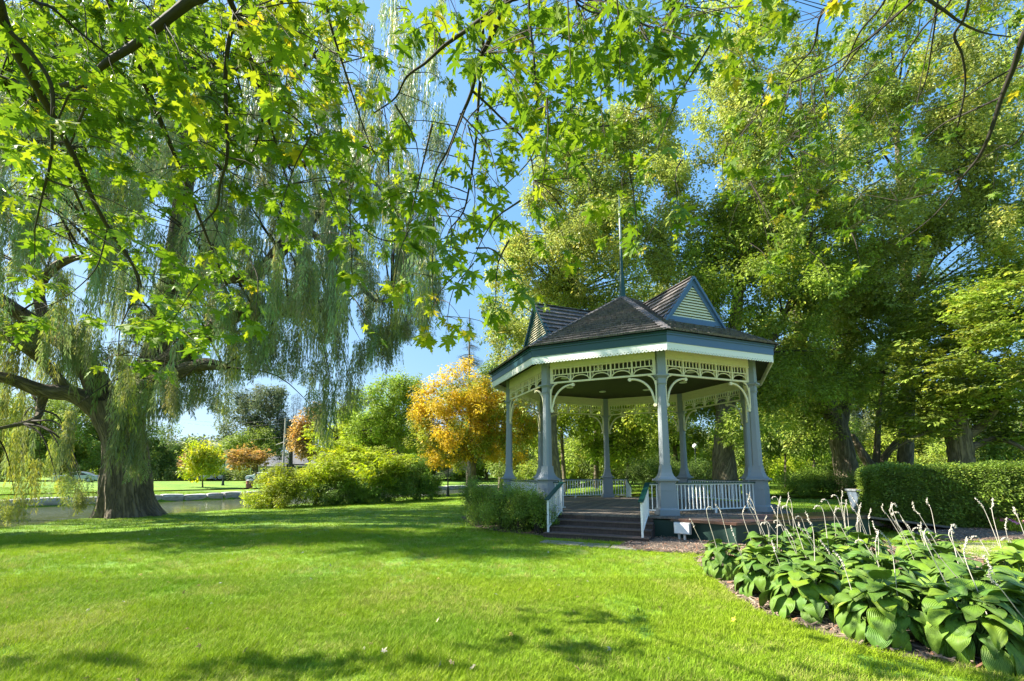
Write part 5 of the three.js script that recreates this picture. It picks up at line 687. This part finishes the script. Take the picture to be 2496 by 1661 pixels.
hostas.forEach(([x, z, sp, L, n, ns, label], q) => {
  const t = thing('hosta', label, 'hosta', V(x - (q < 6 ? 0.2 : 0), 0.03, z - (q > 2 && q < 6 ? -0.12 : 0)), 0), R = rng(700 + q), st = []; const high = 0.36 + sp * 0.42;
  n = Math.round(n * 2.1);
  for (let i = 0; i < n; i++) {
    const f = (i + 0.5) / n, a = i * 2.39996 + R() * 0.6, rr = sp * (0.12 + 0.88 * Math.sqrt(f)) * (0.85 + 0.3 * R()), y = high * (1.04 - 0.85 * Math.pow(f, 1.7)) * (0.82 + 0.3 * R()) , el = lerp(0.9, -1.05, Math.pow(f, 0.85)) + (R() - .5) * 0.8, s = L * 0.84 * (0.72 + 0.5 * R()) * lerp(0.85, 1.08, f);
    const start = V(Math.sin(a) * rr * 0.55, y * 0.93, Math.cos(a) * rr * 0.55), l = obj('leaf', hostaG[Math.floor(R() * 6)], hostaM[q === 13 || q === 16 ? (R() < 0.6 ? 3 : 1) : R() < 0.12 ? 3 : Math.floor(R() * 3) === 0 ? (R() < 0.5 ? 1 : 2) : R() < 0.5 ? 0 : 4], t);
    l.position.copy(start); l.rotation.order = 'YXZ'; l.rotation.set(-el, a + (R() - .5) * 0.7, (R() - .5) * 0.7); l.scale.set(s * (0.72 + 0.42 * R()), s * (0.7 + 0.9 * R()), s);
    if (i % 2 === 0) st.push(tube([V(Math.sin(a) * 0.05, 0, Math.cos(a) * 0.05), V(Math.sin(a) * rr * 0.3, y * 0.6, Math.cos(a) * rr * 0.3), start], [0.009, 0.005], 4, 3));
  }
  obj('stalks', st, stalkM, t);
  for (let i = 0; i < ns; i++) { // dried flower stalks, most of them leaning left, with hooked seed heads
    const a = R() * 6.28, h = 0.75 + R() * 0.65, lx = -0.28 + (R() - .5) * 0.75, lz = (R() - .5) * 0.4, hook = R(), b = V(Math.sin(a) * 0.2, 0.2, Math.cos(a) * 0.2), p = [b, V(b.x + lx * 0.35, h * 0.5, b.z + lz * 0.35), V(b.x + lx * 0.8, h * 0.92, b.z + lz * 0.8)], hd = hook > 0.72 ? [[-0.03, 0.07], [-0.08, 0.095], [-0.12, 0.075], [-0.135, 0.035]] : [[-0.02 - 0.05 * R(), 0.11], [-0.03 - 0.1 * R(), 0.2 + 0.06 * R()]];
    const sgn = R() < 0.75 ? 1 : -1; hd.forEach(([dx, dy]) => p.push(V(p[2].x + dx * sgn * 0.8, p[2].y + dy * 0.8, p[2].z + dx * 0.3)));
    const c = new THREE.CatmullRomCurve3(p), g = [tube(p, [0.006, 0.0045, 0.0035, 0.0025], 5, 4, 0.3, i)]; for (let k = 0; k < 16; k++) { const o = c.getPoint(0.55 + 0.45 * k / 16); g.push(new THREE.ConeGeometry(0.006 + R() * 0.004, 0.03, 4).applyMatrix4(M4(o.add(V((R() - .5) * 0.012, -0.008, (R() - .5) * 0.012)), [R() * 3, R() * 6, R() * 3]))); }
    obj('flower_stalk', g, dryM, t);
  }
});
// ---------------------------------------------------------------- grass
{
  const tuft = (seed, n, spread, h, w) => { const R = rng(seed), P = [], I = []; let k = 0; for (let i = 0; i < n; i++) { const x = (R() - .5) * spread, z = (R() - .5) * spread, a = R() * 6.28, hh = h * (0.6 + 0.7 * R()), ln = hh * (0.25 + 0.9 * R()), dx = Math.cos(a), dz = Math.sin(a), ww = w * (0.7 + 0.6 * R()); P.push(x - dz * ww, 0, z + dx * ww, x + dz * ww, 0, z - dx * ww, x + dx * ln * 0.35 + dz * ww * .8, hh * 0.6, z + dz * ln * 0.35 - dx * ww * .8, x + dx * ln * 0.35 - dz * ww * .8, hh * 0.6, z + dz * ln * 0.35 + dx * ww * .8, x + dx * ln, hh * 0.95, z + dz * ln); I.push(k, k + 1, k + 2, k, k + 2, k + 3, k + 3, k + 2, k + 4); k += 5; } return geom(P, I); };
  const gm = phys(C(0.26, 0.39, 0.010), 0.85, { transmission: 0.35, thickness: 0, clearcoat: 0.08, clearcoatRoughness: 0.4, specularIntensity: 0.3 });
  const A = [tuft(1, 14, 0.09, 0.05, 0.0018), tuft(2, 14, 0.09, 0.058, 0.0018), tuft(3, 12, 0.1, 0.05, 0.002)], B = [tuft(4, 14, 0.24, 0.055, 0.004), tuft(5, 14, 0.26, 0.06, 0.004)];
  const beds = [hostaBed, stairBed, leftBed, hedgeBed], R = rng(900), ma = A.map(() => [[], []]), mb = B.map(() => [[], []]);
  const bad = (x, z) => { if (segDist(x, z, nearShore) < 0.5 && false) return true; for (const b of beds) if (inPoly(x, z, b)) return true; const lx = x - GC.x, lz = z - GC.z; if (Math.hypot(lx, lz) < 5.5) return true; const n = lx * Math.sin(mid(0)) + lz * Math.cos(mid(0)), s = lx * Math.cos(mid(0)) - lz * Math.sin(mid(0)); return Math.abs(s - 0.15) < 1.5 && n < 6.75 && n > 0; };
  const bare = (x, z) => fbm(x * 1.3, z * 1.3, 41, 3);
  const colour = (x, z) => { const p = fbm(x * 0.55, z * 0.55, 61, 3), s = 0.75 + 0.5 * R(), dry = R() < 0.07 + 0.4 * sstep(0.5, 0.72, fbm(x * 1.1 + 9, z * 1.1, 67, 3)); return dry ? C(1.5 * s, 1.05 * s, 9.0 * s) : C(lerp(0.55, 1.35, p) * s, lerp(0.75, 1.15, p) * s, s); };
  const scatter = (n, z0, z1, sets, cap, gap) => { for (let i = 0; i < n; i++) { const t = Math.sqrt(lerp(z0 * z0, z1 * z1, R())), x = (R() - .5) * 2.42 * t, z = -t * 1.02; if (bad(x, z)) continue; if (bare(x, z) < gap && R() < 0.7) continue; const y = ground(x, z); if (y < -0.45 || inPoly(x, z, pondPoly)) continue; const k = Math.floor(R() * sets.length), s = 0.75 + 0.55 * R(); sets[k][0].push(M4(V(x, y - 0.004, z), [(R() - .5) * 0.3, R() * 6.28, (R() - .5) * 0.3], V(s, s * (0.75 + 0.6 * vnoise(x * 1.4, z * 1.4, 3)), s))); sets[k][1].push(colour(x, z)); } };
  scatter(70000, 3.6, 8, ma, 0, 0.3); scatter(60000, 8, 15, ma, 0, 0.3); scatter(60000, 14, 48, mb, 0, 0.2);
  const gt = tag(thing('grass', 'short green lawn grass covering the near lawn', 'grass'), null, null, null, 'stuff'); ma.forEach(([m, c], k) => tag(inst('blades', A[k], gm, m, c, gt), null, null, null, 'stuff')); mb.forEach(([m, c], k) => tag(inst('blades', B[k], gm, m, c, gt), null, null, null, 'stuff'));
  // wood chips on the mulch
  const chip = [1, 2, 3].map((s) => { const r = rng(s), g = new THREE.BoxGeometry(0.06 + r() * 0.03, 0.007, 0.014 + r() * 0.008); return g; }), cm = std(C(0.31, 0.225, 0.16), 0.9), mc = chip.map(() => [[], []]);
  for (const [b, n] of [[hostaBed, 5200], [stairBed, 3200], [leftBed, 700], [hedgeBed, 2600]]) { const xs = b.map((p) => p[0]), zs = b.map((p) => p[1]), x0 = Math.min(...xs), x1 = Math.min(17, Math.max(...xs)), z0 = Math.min(...zs), z1 = Math.max(...zs); let k = 0, tries = 0; while (k < n && tries++ < n * 6) { const x = lerp(x0, x1, R()), z = lerp(z0, z1, R()); if (!inPoly(x, z, b)) continue; if (b === hostaBed && segDist(x, z, [...b, b[0]]) > 1.3 && R() < 0.8) continue; const i = k++ % 3; mc[i][0].push(M4(V(x, ground(x, z) + 0.045 + R() * 0.02, z), [(R() - .5) * 0.9, R() * 6.28, (R() - .5) * 0.9], 0.6 + R() * 0.9)); const v = 0.35 + R() * 1.0, o = R() < 0.15 ? 1.25 : 1; mc[i][1].push(C(v * o, v * (o > 1 ? 0.85 : 1), v * (o > 1 ? 0.7 : 1.05))); } }
  const ct = tag(thing('wood_chips', 'brown wood chips scattered over the mulch beds', 'wood chips'), null, null, null, 'stuff'); mc.forEach(([m, c], k) => tag(inst('chips', chip[k], cm, m, c, ct), null, null, null, 'stuff'));
}
// fallen leaves on the lawn
{ const R = rng(945), ms = [], cs = []; for (let i = 0; i < 150; i++) { const t = 4 + 14 * R(), x = (R() - .5) * 2.2 * t, z = -t; if (x > 2.5 && z > -12) continue; if (Math.hypot(x - GC.x, z - GC.z) < 6.5) continue; ms.push(M4(V(x, ground(x, z) + 0.035 + R() * 0.02, z), [-1.57 + (R() - .5) * 1.2, R() * 1.2, R() * 6.28], V(0.045, 0.045, 0.09))); cs.push(R() < 0.4 ? C(0.5, 0.36, 0.1) : R() < 0.6 ? C(0.3, 0.2, 0.1) : C(0.42, 0.4, 0.33)); } tag(inst('leaf_litter', mapleG[3], std(C(1, 1, 1), 0.9), ms, cs), 'tiny dry leaves and bits scattered over the whole lawn', 'leaf litter', null, 'stuff'); }
{ const dead = [std(C(0.42, 0.30, 0.16), 0.9), std(C(0.40, 0.35, 0.27), 0.9), std(C(0.62, 0.45, 0.06), 0.9)], R = rng(950);
  [[1540, 1533, 1, 'curled pale dead leaf on the lawn in front of the hosta bed'], [1010, 1548, 1, 'pale dead leaf on shaded grass at the bottom middle'], [1035, 1540, 0, 'brown dead leaf at the bottom middle of the lawn'], [1090, 1550, 1, 'small pale dead leaf right of the bottom middle pair'], [420, 1375, 0, 'tan dead leaf alone on the sunny lawn at the left'], [1005, 1440, 1, 'pale curled leaf in the middle of the sunny lawn'], [1195, 1365, 0, 'tan leaf on the lawn below the stairs'], [760, 1310, 1, 'pale leaf on the lawn halfway to the willow'], [950, 1330, 0, 'small tan leaf between the stairs and the left lawn'], [560, 1515, 0, 'brown leaf at the lower left of the lawn'], [1690, 1440, 2, 'yellow leaf at the lawn edge under the hosta leaves'], [1770, 1385, 0, 'brown leaf on mulch at the hosta bed edge'], [880, 1515, 1, 'pale twig-like leaf at the lower left of the middle shadow']].forEach(([px, py, k, label]) => { const p = onGround(px, py), m = tag(obj('fallen_leaf', mapleG[1].clone().scale(0.06, 0.06, 0.06), dead[k]), label, 'leaf'); m.position.set(p.x, 0.06, p.z); m.rotation.set(-1.3 + (R() - .5), R() * 6, R() * 6); }); }
// pink flowers by the path
{ const p = onGround(2345, 1226), t = thing('flowering_plant', 'pink flowering plant on the path edge below the hedge at the far right', 'flowers', V(p.x, 0, p.z)), R = rng(960), ms = [], cs = [], fl = [];
  for (let i = 0; i < 60; i++) { ms.push(M4(V((R() - .5) * 0.9, 0.1 + R() * 0.2, (R() - .5) * 0.7), [R(), R() * 6, R()], 0.16)); cs.push(tint(R, [1, 1, 1], 0.3)); } tag(inst('foliage', sprigs.small[0], LM.lime, ms, cs, t), null, null, null, 'stuff');
  for (let i = 0; i < 34; i++) { const c = V((R() - .5) * 0.9, 0.28 + R() * 0.14, (R() - .5) * 0.6), a = R() * 6; for (let k = 0; k < 5; k++) fl.push(new THREE.CircleGeometry(0.028, 6).scale(1, 0.7, 1).translate(0.026, 0, 0).rotateZ(k * 1.257).rotateX(-1.0 + R() * 0.4).rotateY(a).translate(c.x, c.y, c.z)); } obj('blossom', fl, std(C(0.72, 0.16, 0.42), 0.8), t); }
// ---------------------------------------------------------------- grey planter by the hedge
{ const p = onGround(2004, 1180), t = thing('planter', 'blue-grey tapered planter box standing at the dark end of the hedge', 'planter', V(p.x, 0, p.z), -0.25), s = new THREE.Shape([[-0.56, 0], [0.6, 0], [0.72, 0.98], [-0.72, 0.98]].map((q) => new THREE.Vector2(...q)));
  obj('body', new THREE.ExtrudeGeometry(s, { depth: 0.9, bevelEnabled: true, bevelSize: 0.015, bevelThickness: 0.015, bevelSegments: 2 }).translate(0, 0.02, -0.45), std(C(0.14, 0.18, 0.24), 0.7), t); obj('rim', [rbox(1.56, 0.1, 1.06, 0, 1.05, 0, 0.02)], std(C(0.20, 0.22, 0.24), 0.7), t); obj('soil', box(1.3, 0.02, 0.8, 0, 1.105, 0), mulchMat, t); }
// ---------------------------------------------------------------- lamp posts, poles, bin
function lamp(pos, h, label, group) { const t = thing('lamp_post', label, 'lamp post', pos, 0, group); obj('post', new THREE.LatheGeometry([[0.2, 0], [0.2, 0.12], [0.15, 0.2], [0.13, 0.65], [0.085, 0.8], [0.065, 0.95], [0.05, h - 0.55], [0.07, h - 0.5], [0.05, h - 0.45], [0.11, h - 0.36], [0.0, h - 0.34]].map((p) => new THREE.Vector2(...p)), 12), M.lampblack, t); obj('globe', new THREE.SphereGeometry(0.2, 18, 12).translate(0, h - 0.17, 0), phys(C(0.85, 0.86, 0.84), 0.35, {}), t); obj('finial', new THREE.ConeGeometry(0.06, 0.14, 8).translate(0, h + 0.06, 0), M.lampblack, t); return t; }
const gAt = (px, py, t) => { const p = at(px, py, t); p.y = ground(p.x, p.z); return p; };
lamp(gAt(512, 1118, 62), 4.3, 'black globe lamp post on the far bank beside the small yellow-green tree'); lamp(gAt(1030, 1142, 41), 4.0, 'black lamp post on the near lawn under the golden tree'); lamp(gAt(1604, 1120, 37), 3.9, 'globe lamp post seen between the right posts of the bandstand'); lamp(gAt(1880, 1112, 58), 3.8, 'distant lamp post left of the leaning trunk');
function pole(px0, px1, ytop, t, label) { const b = gAt(px0, 1090, t), e = at(px1, ytop, t), g = thing('utility_pole', label, 'utility pole'); obj('pole', tube([b, e], [0.2, 0.14], 10, 1), std(C(0.42, 0.39, 0.35), 0.9), g); obj('crossarm', tube([at(px1 - 22, ytop + 62, t), at(px1 + 6, ytop + 52, t)], 0.07, 6, 1), std(C(0.42, 0.39, 0.35), 0.9), g); obj('wire', [0, 8, 40].map((o) => { const s = at(px1, ytop + 4 + o, t); return tube([s, at(px1 - 130, ytop + 12 + o, t + 4), at(px1 - 320, ytop - 6 + o, t + 12)], 0.018, 4, 6); }), M.dark, g); }
pole(650, 657, 962, 84, 'leaning pale utility pole, taller of the two beside the road'); pole(665, 667, 1010, 96, 'shorter utility pole just right of the tall one');
{ const p = gAt(573, 1123, 58), t = thing('litter_bin', 'squat brick-red bin with a pale lid on the far bank path', 'bin', p); obj('body', new THREE.CylinderGeometry(0.42, 0.40, 0.95, 16).translate(0, 0.48, 0), std(C(0.36, 0.15, 0.085), 0.9), t); obj('lid', [new THREE.CylinderGeometry(0.36, 0.46, 0.16, 16).translate(0, 1.03, 0)], std(C(0.55, 0.53, 0.5), 0.7), t); }
// ---------------------------------------------------------------- cars
function car(pos, turn, paint, label) {
  const t = thing('parked_car', label, 'car', pos, turn), s = new THREE.Shape(); s.moveTo(-2.2, 0.32); s.lineTo(-2.25, 0.62); s.quadraticCurveTo(-2.2, 0.86, -1.9, 0.9); s.lineTo(-1.1, 0.98); s.quadraticCurveTo(-0.4, 1.46, 0.2, 1.46); s.quadraticCurveTo(1.0, 1.46, 1.55, 1.0); s.lineTo(2.1, 0.92); s.quadraticCurveTo(2.25, 0.85, 2.25, 0.5); s.lineTo(2.2, 0.3); s.lineTo(1.78, 0.3); s.absarc(1.38, 0.32, 0.38, 0, Math.PI, false); s.lineTo(-1.0, 0.3); s.absarc(-1.38, 0.32, 0.38, 0, Math.PI, false); s.lineTo(-2.2, 0.32);
  obj('body', new THREE.ExtrudeGeometry(s, { depth: 1.5, bevelEnabled: true, bevelSize: 0.06, bevelThickness: 0.1, bevelSegments: 3 }).translate(0, 0, -0.75), paint, t);
  const gl = phys(C(0.02, 0.025, 0.03), 0.08, {}); for (const z of [-0.853, 0.853]) for (const q of [[[-0.85, 1.0], [-0.28, 1.34], [0.1, 1.36], [0.1, 1.0]], [[0.18, 1.0], [0.18, 1.36], [0.75, 1.3], [1.25, 1.02]]]) obj('window', new THREE.ExtrudeGeometry(new THREE.Shape(q.map((p) => new THREE.Vector2(...p))), { depth: 0.012, bevelEnabled: false }).translate(0, 0, z - 0.006), gl, t);
  for (const x of [-1.38, 1.38]) for (const z of [-0.76, 0.76]) { const w = obj('wheel', new THREE.CylinderGeometry(0.33, 0.33, 0.22, 18).rotateX(Math.PI / 2).translate(x, 0.33, z), M.dark, t); obj('rim', new THREE.CylinderGeometry(0.2, 0.2, 0.03, 12).rotateX(Math.PI / 2).translate(x, 0.33, z + Math.sign(z) * 0.11), M.metalgrey, w); }
  for (const z of [-0.6, 0.6]) { obj('headlight', rbox(0.06, 0.14, 0.34, -2.24, 0.72, z, 0.02), M.white, t); obj('tail_light', rbox(0.06, 0.16, 0.3, 2.24, 0.78, z, 0.02), std(C(0.4, 0.01, 0.01), 0.3), t); } return t;
}
const paintOf = (c) => phys(c, 0.35, { clearcoat: 1, clearcoatRoughness: 0.08, metalness: 0.1 });
car(gAt(600, 1105, 79), 0.15, paintOf(C(0.72, 0.74, 0.78)), 'white hatchback parked on the road beyond the pond beside the shrubs'); car(gAt(622, 1098, 92), 0.6, paintOf(C(0.5, 0.02, 0.02)), 'red car parked behind the white one'); car(gAt(483, 1104, 80), 0.1, paintOf(C(0.6, 0.6, 0.58)), 'pale car half hidden behind the small yellow-green tree'); car(gAt(175, 1130, 62), 0.5, paintOf(C(0.4, 0.42, 0.45)), 'grey car glimpsed through the hanging willow leaves at the left');
// ---------------------------------------------------------------- houses beyond the road
function house(pos, turn, w, d, h, roofH, wallM, roofM, label, porch) {
  const t = thing('house', label, 'house', pos, turn); obj('wall', box(w, h, d, 0, h / 2, 0), wallM, t); const s = new THREE.Shape([[-d / 2 - 0.5, 0], [d / 2 + 0.5, 0], [0, roofH]].map((p) => new THREE.Vector2(...p)));
  obj('roof', new THREE.ExtrudeGeometry(s, { depth: w + 0.8, bevelEnabled: false }).rotateY(Math.PI / 2).translate(-w / 2 - 0.4, h, 0), roofM, t);
  for (let x = -w / 2 + 1.6; x < w / 2 - 1; x += 2.6) for (let y = 1.5; y < h - 0.6; y += 2.8) { const f = obj('window', rbox(1.3, 1.5, 0.1, x, y + 0.2, d / 2 + 0.03, 0.02), M.white, t); obj('pane', box(1.1, 1.3, 0.02, x, y + 0.2, d / 2 + 0.085), phys(C(0.03, 0.04, 0.05), 0.08), f); }
  if (porch) { obj('porch_roof', rbox(w * 0.7, 0.25, 2.4, 0, 2.9, d / 2 + 1.2, 0.05), M.white, t); for (const x of [-0.33, -0.11, 0.11, 0.33]) obj('porch_column', box(0.28, 2.8, 0.28, x * w, 1.4, d / 2 + 2.2), M.white, t); }
}
const roofGrey = std(C(0.16, 0.16, 0.17), 0.9);
house(gAt(745, 1090, 108), 0.25, 15, 9, 3.4, 3.2, std(C(0.05, 0.065, 0.10), 0.8), roofGrey, 'dark blue house with white porch columns behind the utility poles', true);
house(gAt(622, 1085, 112), 0.3, 9, 8, 3, 2.6, std(C(0.48, 0.44, 0.40), 0.9), roofGrey, 'low tan house behind the red car'); house(gAt(545, 1085, 125), 0.3, 14, 10, 6, 4, std(C(0.5, 0.52, 0.54), 0.9), roofGrey, 'pale grey two-storey house far behind the orange tree');
// ---------------------------------------------------------------- pond wall of big stones
{ const stoneT = [1, 2, 3].map((k) => std(C(1, 1, 1), 0.9, { map: tex(128, 128, (u, v) => mixc([0.24, 0.235, 0.23], [0.5, 0.49, 0.47], clamp(fbm(u * 5, v * 5, k * 7, 5, 5, 5) * 1.7 - 0.35, 0, 1))) })), R = rng(970);
  const t = thing('stone_wall', 'low wall of big rough grey stones along the far edge of the pond', 'stone wall'), c = [...farShore].reverse().slice(1);
  const variants = [0, 1, 2, 3, 4].map((s) => { const r = rng(980 + s), g = mergeVertices(new THREE.BoxGeometry(1, 1, 1, 4, 3, 3).deleteAttribute('normal').deleteAttribute('uv')), p = g.attributes.position, o = r() * 9; for (let i = 0; i < p.count; i++) { const x = p.getX(i), y = p.getY(i), z = p.getZ(i), l = Math.pow(Math.abs(x * 2) ** 6 + Math.abs(y * 2) ** 6 + Math.abs(z * 2) ** 6, 1 / 6) || 1, f = (0.9 + 0.22 * (fbm(x * 2.2 + o, y * 2.2 + z * 1.7 + o, 3, 3) - 0.4)) / Math.max(l, 0.7); p.setXYZ(i, x * f * (l > 0.9 ? 1 : 1), y * f, z * f); } const q = g.toNonIndexed(); q.computeVertexNormals(); const u = new Float32Array(q.attributes.position.count * 2); for (let i = 0; i < q.attributes.position.count; i++) { u[i * 2] = q.attributes.position.getX(i) + q.attributes.position.getZ(i); u[i * 2 + 1] = q.attributes.position.getY(i); } q.setAttribute('uv', new THREE.BufferAttribute(u, 2)); return q; });
  for (let i = 1; i < c.length; i++) { const [ax, az2] = c[i - 1], [bx, bz] = c[i], L = Math.hypot(bx - ax, bz - az2); let q = 0; while (q < L) { const w = 1.3 + R() * 1.1, f = (q + w / 2) / L, x = lerp(ax, bx, f), z = lerp(az2, bz, f), s = obj('stone', variants[Math.floor(R() * 5)], stoneT[Math.floor(R() * 3)], t); s.position.set(x, WATER + 0.27 + (R() - .5) * 0.08, z); s.scale.set(w * 1.16, 0.8 + R() * 0.12, 1.1); s.rotation.set((R() - .5) * 0.08, -Math.atan2(bz - az2, bx - ax) + (R() - .5) * 0.12, (R() - .5) * 0.06); q += w; } } }
renderer.render(scene, camera);
